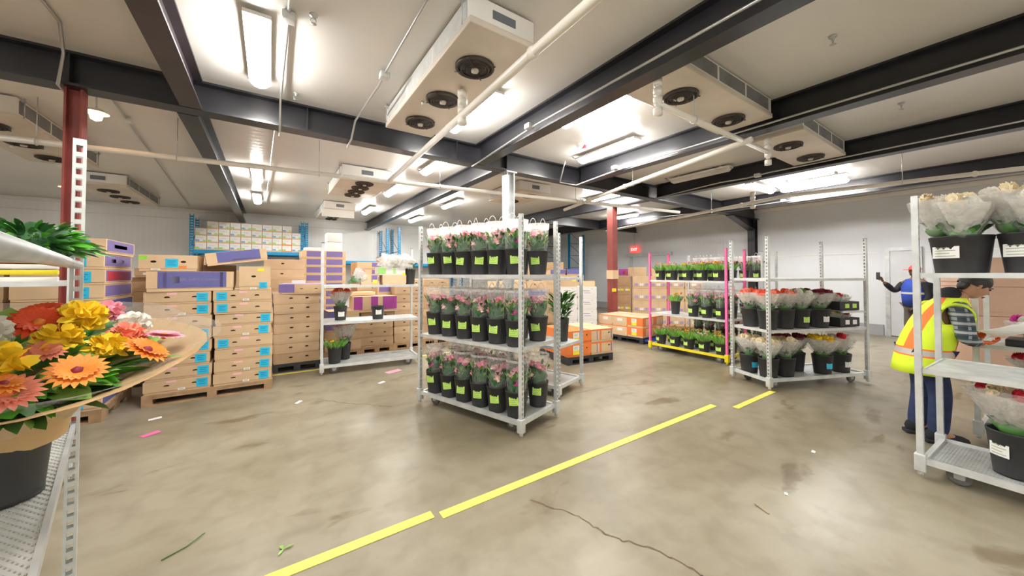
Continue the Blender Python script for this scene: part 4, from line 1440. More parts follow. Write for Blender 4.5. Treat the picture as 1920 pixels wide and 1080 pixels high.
CART = {}
STK = {}
STM = {'cyan': M_cyan, 'pink': M_pink, 'white': M_paper, 'yellow': M_yell, 'orange': M_org, 'green': M_green, 'red': M_redp}


def carton_lid(w, d, h, m, holes, prints, lidh=None):
    """telescope lid with hand holes in the front, printed panels, overlapping a lower tray"""
    key = ('lid', w, d, h, m.name, tuple(holes), tuple((a, b.name, c) for a, b, c in prints))
    if key in CART:
        return CART[key]
    g = G()
    t = .02 * 0
    z0 = h * .16
    if holes:
        holed_face(g, -w / 2, w / 2, z0, h, 0, [(x * w, z0 + (h - z0) * zz) for x, zz in holes])
    else:
        g.add([(-w / 2, 0, z0), (w / 2, 0, z0), (w / 2, 0, h), (-w / 2, 0, h)], [(0, 1, 2, 3)])
    g.add([(-w / 2, 0, z0), (w / 2, 0, z0), (w / 2, d, z0), (-w / 2, d, z0), (-w / 2, 0, h), (w / 2, 0, h), (w / 2, d, h), (-w / 2, d, h)],
          [(4, 5, 6, 7), (1, 2, 6, 5), (2, 3, 7, 6), (3, 0, 4, 7), (0, 3, 2, 1)])
    e = .0012
    mats = [m, M_hole]
    for face, pm, (u0, u1, v0, v1) in prints:
        if pm not in mats:
            mats.append(pm)
        mi = mats.index(pm)
        if face == 'F':
            g.box((u0 * w, -e, z0 + (h - z0) * v0), (u1 * w, 0, z0 + (h - z0) * v1), mi)
        elif face == 'R':
            g.box((w / 2, u0 * d, z0 + (h - z0) * v0), (w / 2 + e, u1 * d, z0 + (h - z0) * v1), mi)
        elif face == 'L':
            g.box((-w / 2 - e, u0 * d, z0 + (h - z0) * v0), (-w / 2, u1 * d, z0 + (h - z0) * v1), mi)
        elif face == 'T':
            g.box((u0 * w, v0 * d, h), (u1 * w, v1 * d, h + e), mi)
    CART[key] = g.mesh('lid', mats)
    return CART[key]


def carton_tray(w, d, h, m):
    key = ('tray', w, d, h, m.name)
    if key not in CART:
        CART[key] = G().box((-w / 2 + .006, .006, 0), (w / 2 - .006, d - .006, h * .5)).mesh('tray', [m])
    return CART[key]


def sticker_mesh(kind, w, h):
    key = (kind, w, h)
    if key not in STK:
        g = G().box((-w / 2, -.0016, -h / 2), (w / 2, 0, h / 2), 0)
        if kind in ('cyan', 'white'):
            for k in range(3):
                zz = h * (-.25 + .22 * k)
                g.box((-w * .32, -.0022, zz), (w * (.32 - .12 * (k % 2)), -.0016, zz + h * .09), 1)
        STK[key] = g.mesh('sticker', [STM[kind], M_cyanink if kind == 'cyan' else M_ink])
    return STK[key]


HOLES = ((-.17, .45), (.24, .45))


def carton(loc, rz, size, label, group=None, m=None, holes=HOLES, prints=(), stickers=(), tilt=(0, 0), cat='carton', name='flower_carton'):
    w, d, h = size
    m = m or M_kraft
    t = thing(name, loc, rz, label, cat, group)
    t.rotation_euler = (tilt[0], tilt[1], rz)
    put('tray', carton_tray(w, d, h, m), t)
    lid = put('lid', carton_lid(w, d, h, m, holes, prints), t)
    for (k, u, v, sw, sh, face) in stickers:
        s = put('sticker', sticker_mesh(k, sw, sh), lid)
        if face == 'F':
            s.location = (u * w, 0, h * v)
        elif face == 'R':
            s.location = (w / 2, d * u, h * v)
            s.rotation_euler = (0, 0, PI / 2)
    return t


def pallet(loc, rz, w, d, label, m=None, h=.13):
    m = m or M_wood
    t = thing('pallet', loc, rz, label, 'pallet', 'pallets')
    n = 6
    for k in range(n):
        a = d * k / n
        G().box((-w / 2, a, h - .02), (w / 2, a + d / n * .72, h)).build('deck_board', m, t)
    for x in (-w / 2, -.045, w / 2 - .09):
        g = G()
        # stringer with two fork notches in its lower edge
        g.box((x, 0, 0), (x + .09, d * .2, h - .02)).box((x, d * .2, .06), (x + .09, d * .42, h - .02)).box((x, d * .42, 0), (x + .09, d * .58, h - .02)).box((x, d * .58, .06), (x + .09, d * .8, h - .02)).box((x, d * .8, 0), (x + .09, d, h - .02))
        g.build('stringer', m, t)
    g = G().box((-w / 2 + .09, .004, h - .05), (w / 2 - .09, .02, h - .02))
    g.box((-w / 2 + .09, 0.0, 0.0), (-.045, .09, .016)).box((.045, 0.0, 0.0), (w / 2 - .09, .09, .016))
    g.build('lead_board', m, t)
    return t


def row_of(i, n):
    return 'lowest' if i == 0 else ('topmost' if i == n - 1 else f'{ORD[i]} from bottom')


rc = random.Random(5)
# --- P1: the front pallet, two columns of eight
pallet((-.56, 5.66, 0), 0, 1.22, .98, 'wooden pallet under the double kraft stack with cyan labels')
P1H = .146
for col, x in enumerate((-.87, -.26)):
    cl = 'outer' if col == 0 else 'inner'
    for i in range(8):
        top = i
        left_lab = (col == 0 and i == 5) or (col == 1 and i in (7, 6, 3))
        u = -.40 if (col == 0 and left_lab) else -.36 if left_lab else .36
        st = [('cyan', u, .52, .105, .10, 'F'), ('pink', -.10 if not left_lab or col == 0 else .0, .86, .085, .026, 'F')]
        if i % 3 == (1 if col else 0) or (col and i in (0, 7)):
            st.append(('white', .05, .18, .065, .026, 'F'))
        carton((x + rc.uniform(-.012, .012), 5.67 + rc.uniform(-.012, .012), .13 + i * P1H), rc.uniform(-.012, .012), (.59, .95, P1H - .003), f'kraft carton with cyan label, {row_of(i, 8)} of {cl} column, front pallet stack', 'kraft cartons on the front pallet',
               stickers=st, prints=[('L' if col == 0 else 'R', M_indigo, (.2, .8, .1, .9))])
zt = .13 + 8 * P1H
LONG = carton((-.76, 5.66, zt), .015, (.78, .42, .235), 'long indigo printed carton lying across the top of the front pallet stack', None, M_kraft3, (), [('F', M_indigo, (-.38, .41, .02, .98)), ('F', M_lilac, (-.32, -.28, .02, .985)), ('F', M_lilac, (.33, .37, .02, .985)), ('F', M_mute, (-.23, -.14, .3, .7)), ('F', M_mute, (-.08, .12, .12, .15))])
for txt, sz, lx, lz in (('APE. EARTS COMPANY', .036, .075, .125), ('---------------', .016, .02, .045)):
    tc_ = bpy.data.curves.new('print_text', 'FONT')
    tc_.body, tc_.size, tc_.align_x, tc_.extrude = txt, sz, 'CENTER', .0006
    tc_.materials.append(M_mute)
    lt = put('lettering', text_mesh(tc_), LONG, (lx, -.0022, lz))
    lt.rotation_euler = (PI / 2, 0, 0)
carton((-.965, 5.66, zt + .238), -.01, (.50, .60, .185), 'kraft carton with round holes, cyan and green stickers, topmost on front pallet', None, M_kraft3, ((-.26, .5), (.25, .5)), [], [('cyan', .05, .5, .11, .10, 'F'), ('green', -.43, .82, .07, .035, 'F'), ('orange', .24, .26, .07, .03, 'F'), ('white', -.22, .1, .08, .022, 'F')])
carton((-.15, 5.67, zt), .01, (.33, .5, .30), 'kraft carton with one round hole, yellow and cyan stickers on front pallet', None, M_kraft3, ((-.05, .5),), [], [('yellow', .18, .86, .07, .035, 'F'), ('cyan', .26, .2, .085, .075, 'F'), ('white', -.05, .06, .07, .025, 'F')])
t = carton((-.30, 5.72, zt + .33), .0, (.62, .5, .155), 'indigo printed carton tilted on top of the front pallet stack', None, M_kraft3, ((-.1, .6), (.2, .6)), [('F', M_indigo, (-.33, .38, .02, .98)), ('F', M_mute, (-.1, .25, .12, .22))], [])
t.rotation_euler = (0, -.155, .12)
t.location = (-.32, 5.69, zt + .345)
carton((-.62, 6.1, zt + .02), .1, (.5, .42, .30), 'plain kraft carton behind the indigo one on the front pallet', None, M_kraft2, ())

# --- P0: violet-sided stack beside the left red column
pallet((-1.70, 5.36, 0), 0, .62, .95, 'pallet under the violet sided carton stack at left')
for i in range(11):
    pm = M_purple if i > 6 else M_indigo
    pr = [('R', pm, (.04, .96, .06, .94))]
    if i in (9, 10, 6):
        pr.append(('R', M_lilac, (.25, .7, .35, .65)))
    st = [('cyan', .22 + rc.uniform(-.03, .03), .5, .13, .11, 'F')]
    if i == 8:
        pr.append(('R', M_redp, (.08, .92, .1, .85)))
    carton((-1.70 + rc.uniform(-.012, .012), 5.37 + rc.uniform(-.01, .01), .13 + i * .158), rc.uniform(-.01, .01), (.60, .92, .154), f'violet sided carton with cyan label, {row_of(i, 11)} of stack by left red column' if i != 8 else 'violet sided carton with red panel in the stack by left red column', 'violet sided cartons at left', M_kraft3, (), pr, st)
for i in range(10):
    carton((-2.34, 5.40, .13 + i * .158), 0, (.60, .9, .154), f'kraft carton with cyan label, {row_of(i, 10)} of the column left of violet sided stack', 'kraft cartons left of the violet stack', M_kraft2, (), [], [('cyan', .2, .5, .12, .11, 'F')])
pallet((-2.34, 5.39, 0), 0, .62, .92, 'pallet under the kraft column left of the violet stack')
# stack between P0 and P1, its shade put into the card colour
pallet((-1.36, 6.75, 0), 0, .7, .9, 'dark pallet in the gap behind the front pallet stack', M_blk2)
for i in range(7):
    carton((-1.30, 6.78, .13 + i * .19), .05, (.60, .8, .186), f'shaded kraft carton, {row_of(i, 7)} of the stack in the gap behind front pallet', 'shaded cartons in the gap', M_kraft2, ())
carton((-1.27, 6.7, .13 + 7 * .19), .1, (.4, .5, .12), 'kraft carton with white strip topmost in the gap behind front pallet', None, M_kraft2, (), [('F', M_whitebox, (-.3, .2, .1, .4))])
o = G().box((-1.26, 6.62, 1.2), (-1.0, 6.64, 1.44)).build('paper_sheet', M_paper)
tag(o, 'white paper sheet taped to the stack in the gap', 'paper')

# --- P2: second stack on a black pallet
pallet((.375, 6.5, 0), .0, .68, .95, 'black pallet under the plain kraft stack beside the half-empty trolley', M_blk2)
for i in range(7):
    carton((.375 + rc.uniform(-.012, .012), 6.5 + rc.uniform(-.01, .01), .13 + i * .152), rc.uniform(-.015, .015), (.62, .95, .149), f'plain kraft carton, {row_of(i, 7)} of the stack beside the half-empty trolley', 'plain kraft cartons on the black pallet', M_kraft if i else M_kraft2, ((-.13, .5), (.22, .5)), [('L', M_indigo, (.2, .8, .1, .9))])
carton((.42, 6.46, .13 + 7 * .152), -.1, (.60, .8, .15), 'violet lidded carton topmost on plain kraft stack by the half-empty trolley', None, M_kraft, ((.0, .4), (.33, .4)), [('T', M_lilac, (-.5, .5, 0, 1)), ('F', M_purple, (-.5, -.16, 0, 1)), ('L', M_purple, (0, 1, 0, 1))])
tag(G().box((.30, 6.6, 1.346), (.48, 6.74, 1.40)).build('foam_block', M_whitebox), 'small white foam block on the violet lidded carton', 'foam block')

# --- P3: kraft stack behind
pallet((.22, 7.62, 0), 0, .7, .9, 'pallet under the kraft stack behind the violet lidded carton')
for i in range(9):
    carton((.22 + rc.uniform(-.02, .02), 7.62, .13 + i * .182), rc.uniform(-.02, .02), (.62, .85, .179), f'kraft carton, {row_of(i, 9)} of the stack behind the violet lidded carton', 'kraft cartons behind the violet lidded carton', M_kraft3 if i > 6 else M_kraft, ((-.05, .5),))
# --- P4: violet banded stack
pallet((.98, 8.62, 0), 0, .86, .9, 'pallet under the violet banded carton stack')
for i in range(11):
    carton((.98, 8.62, .13 + i * .17), 0, (.84, .85, .166), f'violet banded carton, {row_of(i, 11)} of the stack under the blue rack end', 'violet banded cartons', M_kraft3, (), [('F', M_purple, (-.40, -.03, .1, .95)), ('F', M_purple, (.04, .42, .1, .95))])
for i, (x, z, s) in enumerate(((1.18, .13 + 11 * .17, .2), (1.18, .13 + 11 * .17 + .205, .2), (1.50, .13 + 11 * .17 - .02, .16), (.76, .13 + 11 * .17, .07))):
    if i == 2:
        continue
    tag(G().rbox((x - .15, 8.66, z), (x + .15, 9.06, z + s - .004), .006).build('foam_box', M_whitebox), ('lower white foam box on the violet banded stack', 'upper white foam box on the violet banded stack', '', 'flat white foam box on the violet banded stack')[i], 'foam box', 'white foam boxes')

# --- D stacks: kraft columns behind the half-empty trolley
for j, (x0, n, h, y, nm, hs) in enumerate(((1.12, 3, .17, 7.05, 'short column with violet carton ends', ((-.1, .5),)), (1.72, 4, .165, 7.12, 'middle column under the magenta carton', HOLES), (2.36, 8, .158, 7.2, 'tall column at the trolley end', HOLES), (2.98, 8, .158, 7.3, 'tall column partly hidden by the pink bouquets', HOLES))):
    pallet((x0, y, 0), 0, .64, .95, f'pallet under the {nm}')
    for i in range(n):
        pr = [('L', M_indigo, (.05, .95, .05, .95))] if j < 2 else []
        if j == 0:
            pr.append(('F', M_purple, (-.5, .0, .05, .95))) if i == 2 else None
        carton((x0 + rc.uniform(-.01, .01), y, .13 + i * h), rc.uniform(-.012, .012), (.60, .9, h - .003), f'kraft carton, {row_of(i, n)} of the {nm}', 'kraft cartons behind the half-empty trolley', M_kraft2 if (i + j) % 3 else M_kraft, hs, pr)
carton((1.66, 7.02, .13 + 4 * .165), -.06, (.78, .6, .29), 'magenta printed carton lying on the kraft columns behind half-empty trolley', None, M_kraft, (), [('F', M_magen, (-.48, -.29, .0, 1)), ('F', M_magen, (-.1, .06, 0, 1)), ('F', M_magen, (.17, .5, 0, 1)), ('R', M_magen, (0, 1, 0, 1))])
carton((1.12, 6.98, .13 + 3 * .17), .05, (.5, .5, .2), 'violet ended carton beside the magenta printed carton', None, M_kraft, (), [('F', M_indigo, (-.5, 0, .05, 1)), ('L', M_indigo, (0, 1, 0, 1))])
carton((2.02, 7.5, .13 + 4 * .165 + .29), 0, (.42, .4, .26), 'violet faced carton standing behind the magenta printed carton', None, M_kraft, (), [('F', M_purple, (-.42, .42, .08, .95))])
carton((1.48, 7.3, .13 + 4 * .165 + .295), .1, (.5, .3, .07), 'flat pale carton on top of the magenta printed carton', None, M_kraft3, ())
# stacks further back
for j, (x0, y, n, nm) in enumerate(((1.95, 8.6, 10, 'violet marked stack behind the half-empty trolley'), (2.62, 8.9, 11, 'dark violet stack behind the half-empty trolley'))):
    pallet((x0, y, 0), 0, .64, .9, f'pallet under the {nm}')
    for i in range(n):
        carton((x0, y, .13 + i * .165), 0, (.62, .8, .161), f'violet marked carton, {row_of(i, n)} of the {nm}', 'violet marked cartons far back', M_kraft3 if j == 0 else M_kraft2, (), [('F', M_purple, ((.0 if j == 0 else -.45), .45, .2, .9))])
# things lying on trolley D's top shelf
for (x, y, z, s, m, lab, pr, st) in ((.68, .2, 1.326, (.26, .3, .17), M_kraft3, 'small open kraft carton with violet label on the half-empty trolley', [('F', M_purple, (.1, .45, .1, .9))], [('yellow', .3, .3, .07, .06, 'F')]),
                                     (1.06, .15, 1.326, (.38, .36, .16), M_kraft3, 'kraft carton on the half-empty trolley under the green and white one', [], []),
                                     (1.02, .18, 1.487, (.44, .34, .12), M_whitebox, 'green and white carton topmost on the half-empty trolley', [('F', M_greenpr, (-.5, -.22, 0, 1)), ('F', M_greenpr, (.05, .14, 0, 1))], [('yellow', .45, .1, .05, .05, 'F')])):
    carton(at_cart(TD, x, y, z), A_D, s, lab, None, m, (), pr, st)
o = place_proto(('wr', 'fcrim'), None, at_cart(TD, .42, .2, 1.40), 0, 'red flowers in crinkled film lying on half-empty trolley top shelf', 'bouquet', None)
o.rotation_euler = (0, 1.1, .4)
o.scale = (.8, .8, .8)
for i, x in enumerate((.98, 1.22)):
    o = put('film_bundle', G().blob((0, 0, .10), (.17, .15, .11), 0, 3, .8, 5 + i).mesh('film_bundle', [M_frost]), None, at_cart(TD, x, .24, 1.605))
    tag(o, f'{("bulky", "rounder")[i]} bundle of frosted white film on the half-empty trolley top', 'plastic film', 'film bundles')

# --- right of centre: white cartons, orange cartons, kraft wall of cartons
A_O = math.radians(0)
def block(x0, y0, nx, ny, nz, size, fn, z0=.13, rz=0.0):
    w, d, h = size
    for k in range(nz):
        for j in range(ny):
            for i in range(nx):
                fn(i, j, k, (x0 + (i + .5) * (w + .004), y0 + j * (d + .004), z0 + k * h))


pallet((6.02, 6.12, 0), -.72, .9, .8, 'pallet under the white carton stack')
RZW = -.72
def wloc(x, y, z):
    return (6.02 + math.cos(RZW) * x - math.sin(RZW) * y, 6.12 + math.sin(RZW) * x + math.cos(RZW) * y, z)
for k in range(4):
    for i in range(2):
        for j in range(2):
            wn = ('near', 'far')[j]
            carton(wloc(-.225 + .45 * i, .4 * j, .13 + k * .268), RZW, (.446, .396, .265), f'white carton, {row_of(k, 4)}, {("trolley", "column")[i]} side, {wn} row of the white stack', 'white cartons by the red column', M_whitebox, (), [('F', M_mute, (-.2, .15, .55, .62)), ('F', M_mute, (-.15, .2, .35, .4)), ('F', M_mute, (.22, .3, .8, .84))])
carton(wloc(-.2, .05, .13 + 4 * .268), RZW + .1, (.42, .4, .27), 'kraft carton with pale yellow label on top of the white carton stack', None, M_kraft, (), [('F', M_kraft2, (-.5, .5, .48, .5))], [('yellow', .3, .62, .09, .08, 'F')])
carton(wloc(.28, .2, .13 + 4 * .268), RZW, (.3, .3, .13), 'small kraft carton beside the red column on the white stack', None, M_kraft3, ())


def orange_carton(loc, rz, label):
    return carton(loc, rz, (.52, .38, .19), label, 'orange printed cartons', M_kraft3, ((.32, .6),), [('F', M_orange, (-.5, .5, .88, 1)), ('F', M_purple, (-.22, -.19, 0, .9)), ('F', M_orange, (-.12, -.02, 0, .9)), ('F', M_purple, (.42, .46, 0, .9)), ('F', M_mute, (.02, .3, .3, .4)), ('L', M_orange, (0, 1, 0, 1)), ('R', M_orange, (0, 1, 0, 1)), ('T', M_whitebox, (-.5, .5, .0, 1))], [('white', .5, .72, .1, .07, 'R'), ('yellow', .5, .35, .1, .06, 'R')])


# near pallet of orange cartons: end panels turned to the pink bouquets
RZO = math.radians(-8)
pallet((4.53, 4.28, 0), RZO, .95, .9, 'black pallet under the near orange cartons', M_blk2)
def oloc(x, y, z, c=(4.53, 4.28), rz=RZO):
    return (c[0] + math.cos(rz) * x - math.sin(rz) * y, c[1] + math.sin(rz) * x + math.cos(rz) * y, z)
for k in range(2):
    for i in range(2):
        for j in range(2):
            cc = carton(oloc(-.24 + .48 * i, .40 * j, .13 + k * .215), RZO, (.475, .39, .212), f'orange banded carton, {("lower", "upper")[k]}, {("trolley", "column")[i]} side, {("front", "back")[j]} row, near orange pallet', 'orange printed cartons on the near pallet', M_kraft3 if i else M_orange, ((.32, .6),) if i else ((.1, .5),), [('F', M_orange, (-.5, .5, .85, 1)), ('F', M_purple, (-.25, -.22, 0, .85)), ('F', M_orange, (-.12, -.04, 0, .85)), ('F', M_purple, (.40, .44, 0, .85))] if i else [('F', M_hole, (.28, .34, .5, .62))], [] if i else [('white', -.15, .68, .12, .08, 'F'), ('yellow', -.15, .32, .12, .07, 'F')])
# far pallet of orange cartons, on a blue pallet jack
RZP = math.radians(-84)
pallet((6.55, 5.33, 0), RZP, 1.15, 1.0, 'black pallet under the far orange cartons', M_blk2)
for k in range(2):
    for i in range(3):
        for j in range(2):
            sd_ = i == 2
            carton(oloc(-.38 + .38 * i, .45 * j, .13 + k * .215, (6.55, 5.33), RZP), RZP, (.375, .44, .212), f'orange banded carton, {("lower", "upper")[k]}, {ORD[i]} along, {("front", "back")[j]} row, far orange pallet', 'orange printed cartons on the far pallet', M_kraft3, ((.3, .5),) if sd_ else (), ([('F', M_orange, (-.5, .5, 0, 1))] if sd_ else [('F', M_orange, (-.5, .5, .9, 1)), ('F', M_whitebox, (-.15, .2, .4, .75))]) + [('R', M_orange, (0, 1, .84, 1)), ('R', M_orange, (0, .3, 0, .84)), ('T', M_kraft3, (-.45, .45, .05, .95))], [('white', -.05, .68, .12, .08, 'F'), ('yellow', -.05, .34, .12, .07, 'F')] if sd_ else [])
pj = thing('pallet_jack', (6.98, 4.80, 0), math.radians(-84), 'blue pallet jack forks under the far orange cartons', 'pallet jack')
G().rbox((-.2, -.3, .04), (.62, -.16, .09), .01).build('fork', M_navy, pj)
G().rbox((-.2, .0, .04), (.62, .14, .09), .01).build('fork', M_navy, pj)
G().rbox((.60, -.3, .03), (.72, .14, .24), .02).build('body', M_navy, pj)
# kraft carton wall
RZK = math.radians(-50)
pallet((8.62, 5.72, 0), RZK, 1.8, .95, 'pallet under the tall kraft stack with lilac labels')
for k in range(4):
    for i in range(4):
        carton(oloc(-.43 + .43 * i, .0, .13 + k * .33, (8.62, 5.72), RZK), RZK + rc.uniform(-.03, .03), (.42, .8, .325), f'kraft carton with lilac labels, {row_of(k, 4)}, {ORD[i]} along, tall stack behind pink posts', 'kraft cartons behind the pink posts', M_kraft3, (), [('F', M_lilac, (-.42, -.2, .05, .28)), ('F', M_paper, (-.1, .12, .05, .3)), ('F', M_lilac, (.22, .42, .05, .28)), ('F', M_kraft2, (-.005, .005, 0, 1))])
carton(oloc(-.45, .05, .13 + 4 * .33, (8.62, 5.72), RZK), RZK + .4, (.36, .36, .24), 'kraft carton set askew on top of the tall lilac labelled stack', None, M_kraft, ())
carton(oloc(.1, .05, .13 + 4 * .33, (8.62, 5.72), RZK), RZK, (.5, .4, .2), 'kraft carton lying beside the askew one on the lilac labelled stack', None, M_kraft3, ())
pallet((8.45, 6.72, 0), RZK, .42, .5, 'pallet under the dark brown stack between column and kraft wall')
for k in range(5):
    carton(oloc(0, 0, .13 + k * .26, (8.45, 6.72), RZK), RZK, (.40, .48, .255), f'dark brown carton with yellow labels, {row_of(k, 5)} of the stack behind red column', 'dark cartons behind the red column', M_kraft2, (), [('F', M_yell, (-.22, .0, .35, .6)), ('F', M_paper, (-.44, -.26, .35, .6)), ('F', M_paper, (.12, .3, .35, .6)), ('F', M_yell, (.3, .44, .35, .6))] if k % 2 else [])
carton(oloc(.02, 0, .13 + 5 * .26, (8.45, 6.72), RZK), RZK, (.3, .4, .22), 'magenta printed carton on the dark stack behind red column', None, M_kraft, (), [('F', M_magen, (-.5, .5, 0, 1)), ('F', M_org, (-.1, .25, .2, .7))])
# stack with indigo lids behind the white cartons
pallet((6.9, 7.6, 0), RZW, 1.2, .9, 'pallet under the mixed stack behind the white cartons')
for k in range(5):
    for i in range(2):
        carton(oloc(-.3 + .6 * i, 0, .13 + k * .27, (6.9, 7.6), RZW), RZW, (.58, .7, .265), f'kraft carton, {row_of(k, 5)}, {("trolley", "column")[i]} side of mixed stack behind white cartons', 'kraft cartons behind the white stack', M_kraft, (), [('F', M_indigo, (-.4, .4, .1, .9))] if k == 4 and i else [])
carton(oloc(-.22, .1, .13 + 5 * .27, (6.9, 7.6), RZW), RZW - .1, (.6, .5, .16), 'indigo lidded carton on the mixed stack behind white cartons', None, M_kraft, (), [('F', M_indigo, (-.2, .5, .0, .9)), ('T', M_kraft3, (-.5, .5, 0, 1))])
carton(oloc(-.22, .1, .13 + 5 * .27 + .165, (6.9, 7.6), RZW), RZW + .05, (.5, .45, .2), 'kraft carton topmost on the mixed stack behind white cartons', None, M_kraft2, ())
carton(oloc(.35, .1, .13 + 5 * .27, (6.9, 7.6), RZW), RZW + .1, (.45, .4, .16), 'indigo carton close to the red column on the mixed stack', None, M_kraft, (), [('F', M_indigo, (-.5, .5, .0, 1)), ('T', M_indigo, (-.5, .5, 0, 1))])
# stack glimpsed beyond trolley G
pallet((5.1, 6.9, 0), 0, 1.3, .9, 'pallet under the kraft stack glimpsed beyond the pink bouquets')
for k in range(6):
    for i in range(2):
        carton((4.8 + .62 * i, 6.9, .13 + k * .2), 0, (.6, .8, .197), f'kraft carton, {row_of(k, 6)}, {("inner", "outer")[i]} column of the stack beyond pink bouquets', 'kraft cartons beyond the pink bouquets', M_kraft3, ((-.1, .5),), [('F', M_indigo, (-.45, .45, .1, .9))] if k == 4 else [])
for i, x in enumerate((5.05, 5.28)):
    carton((x, 6.95, .13 + 6 * .2), 0, (.15, .3, .55 - .1 * i), f'narrow upright kraft carton with cyan bands, {("taller", "shorter")[i]} of the two', None, M_kraft3, (), [('F', M_cyan, (-.5, .5, .15, .38)), ('F', M_cyan, (-.5, .5, .6, .85))] if i == 0 else [])

# tan cartons behind the hi-vis worker
pallet((8.3, .02, 0), math.radians(-60), 1.2, 1.0, 'pallet under the tan cartons behind the worker')
for k in range(4):
    for i in range(2):
        carton(oloc(-.3 + .6 * i, 0, .13 + k * .4, (8.3, .02), math.radians(-60)), math.radians(-60), (.58, .8, .395), f'tan carton, {row_of(k, 4)}, {("door", "near")[i]} side of the stack behind the worker', 'tan cartons behind the worker', mat('pinkish_tan_cardboard', (.58, .38, .28), .8, 0, .06, 4), ())

# ------------------------------------------------------------------ blue pallet racks
def rack(loc, rz, L, D, H, beams, label, bays=1):
    t = thing('pallet_rack', loc, rz, label, 'storage rack', 'blue pallet racks')
    for x in (0, L):
        for y in (0, D):
            g = G()
            g.box((x - .045, y - .035, 0), (x - .035, y + .035, H)).box((x + .035, y - .035, 0), (x + .045, y + .035, H))
            for k in range(int(H / .076)):
                g.box((x - .035, y - .035, k * .076), (x + .035, y - .028, k * .076 + .05))
            g.box((x - .07, y - .06, 0), (x + .07, y + .06, .008))
            g.build('upright', M_bluer, t)
        b = G()
        n = int(H / .55)
        for k in range(n):
            b.tube([(x, .03, .15 + k * .55), (x, D - .03, .15 + k * .55)], .014, 6).tube([(x, .03, .15 + k * .55), (x, D - .03, .15 + k * .55 + .5)], .012, 6)
        b.build('side_bracing', M_bluer, t)
    for z in beams:
        for y in (-.04, D + .04):
            G().rbox((.04, y - .025, z - .11), (L - .04, y + .025, z), .006).build('load_beam', M_bluer, t)
        G().box((.02, -.01, z - .01), (L - .02, D, z + .012)).build('deck_panel', M_galvd, t)
    return t


R1 = rack((-1.84, 13.5, 0), 0, 2.72, .95, 3.22, (1.0, 2.2), 'blue pallet rack against the back wall stacked with printed white cartons')
R2 = rack((1.0, 13.5, 0), 0, 2.6, .95, 3.2, (1.96,), 'blue pallet rack bay in the back corner behind the violet cartons')
R3 = rack((4.05, 13.55, 0), 0, 2.6, .95, 3.3, (1.9,), 'blue pallet rack past the dark beam at the back wall')
R4 = rack((12.2, 12.0, 0), PI / 2, 1.9, .9, 3.35, (1.75,), 'blue pallet rack in the far corner behind the white cartons')


def printed(loc, w, d, h, label, v, m):
    """carton with white upper band and blue / green printed corners"""
    key = ('pr', round(w, 3), d, h, v)
    if key not in CART:
        q = random.Random(v)
        g = G().box((-w / 2, 0, 0), (w / 2, d, h))
        e = .002
        g.box((-w * .47, -e, h * .16), (w * .47, 0, h * .95), 1)
        g.box((-w * .46, -e * 1.5, h * .14), (-w * .12, -e * .5, h * .38), 2 if v % 2 else 3)
        g.box((w * .16, -e * 1.5, h * .14), (w * .42, -e * .5, h * .34), 3 if v % 2 else 1)
        g.box((-w * .3, -e * 2, h * .6), (w * .2, -e, h * .63), 2)
        CART[key] = g.mesh('printed_carton', [m, M_whitebox, M_bluepr, M_greenpr])
    o = put('printed_carton', CART[key], None, loc)
    return tag(o, label, 'carton', 'printed white cartons on the blue rack')


w = .262
for c in range(10):
    rows = 3 if c in (0, 9) else 4
    if c == 9:
        rows = 3
    for r in range(rows):
        m = M_kraft3 if (c, r) not in ((8, 0), (8, 1)) else M_org
        printed((-1.84 + .20 + c * w, 13.5, 2.214 + r * .206), w - .006, .6, .203, f'printed white carton, {row_of(r, rows)} of the {ORD[c]} column from red column side, blue rack', c * 3 + r * 7 if (c, r) not in ((8, 0), (8, 1)) else 2, m)
tag(G().rbox((-1.76, 13.75, 2.214), (-1.70, 14.3, 2.75), .004).build('grey_board', M_galvd), 'grey board standing beside the printed cartons on the blue rack', 'board')
# lower level of R1: kraft cartons with shade put into the card colour
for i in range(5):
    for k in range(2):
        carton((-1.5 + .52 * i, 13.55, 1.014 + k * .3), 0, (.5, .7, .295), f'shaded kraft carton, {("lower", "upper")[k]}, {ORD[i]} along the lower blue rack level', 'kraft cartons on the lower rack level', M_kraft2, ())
# ------------------------------------------------------------------ people
def skin_mesh(name, joints, edges, mats, parent, sub=2, root=0):
    """one continuous surface grown over a chain of joints; joints = [(x, y, z, rx, ry)]"""
    me = bpy.data.meshes.new(name)
    me.from_pydata([j[:3] for j in joints], edges, [])
    o = put(name, me, parent)
    for m in mats:
        me.materials.append(m)
    md = o.modifiers.new('grow', 'SKIN')
    md.use_smooth_shade = True
    sk = me.skin_vertices[0].data
    for i, j in enumerate(joints):
        sk[i].radius = (j[3], j[4] if len(j) > 4 else j[3])
        sk[i].use_root = (i == root)
    ss = o.modifiers.new('smooth', 'SUBSURF')
    ss.levels = ss.render_levels = sub
    return o


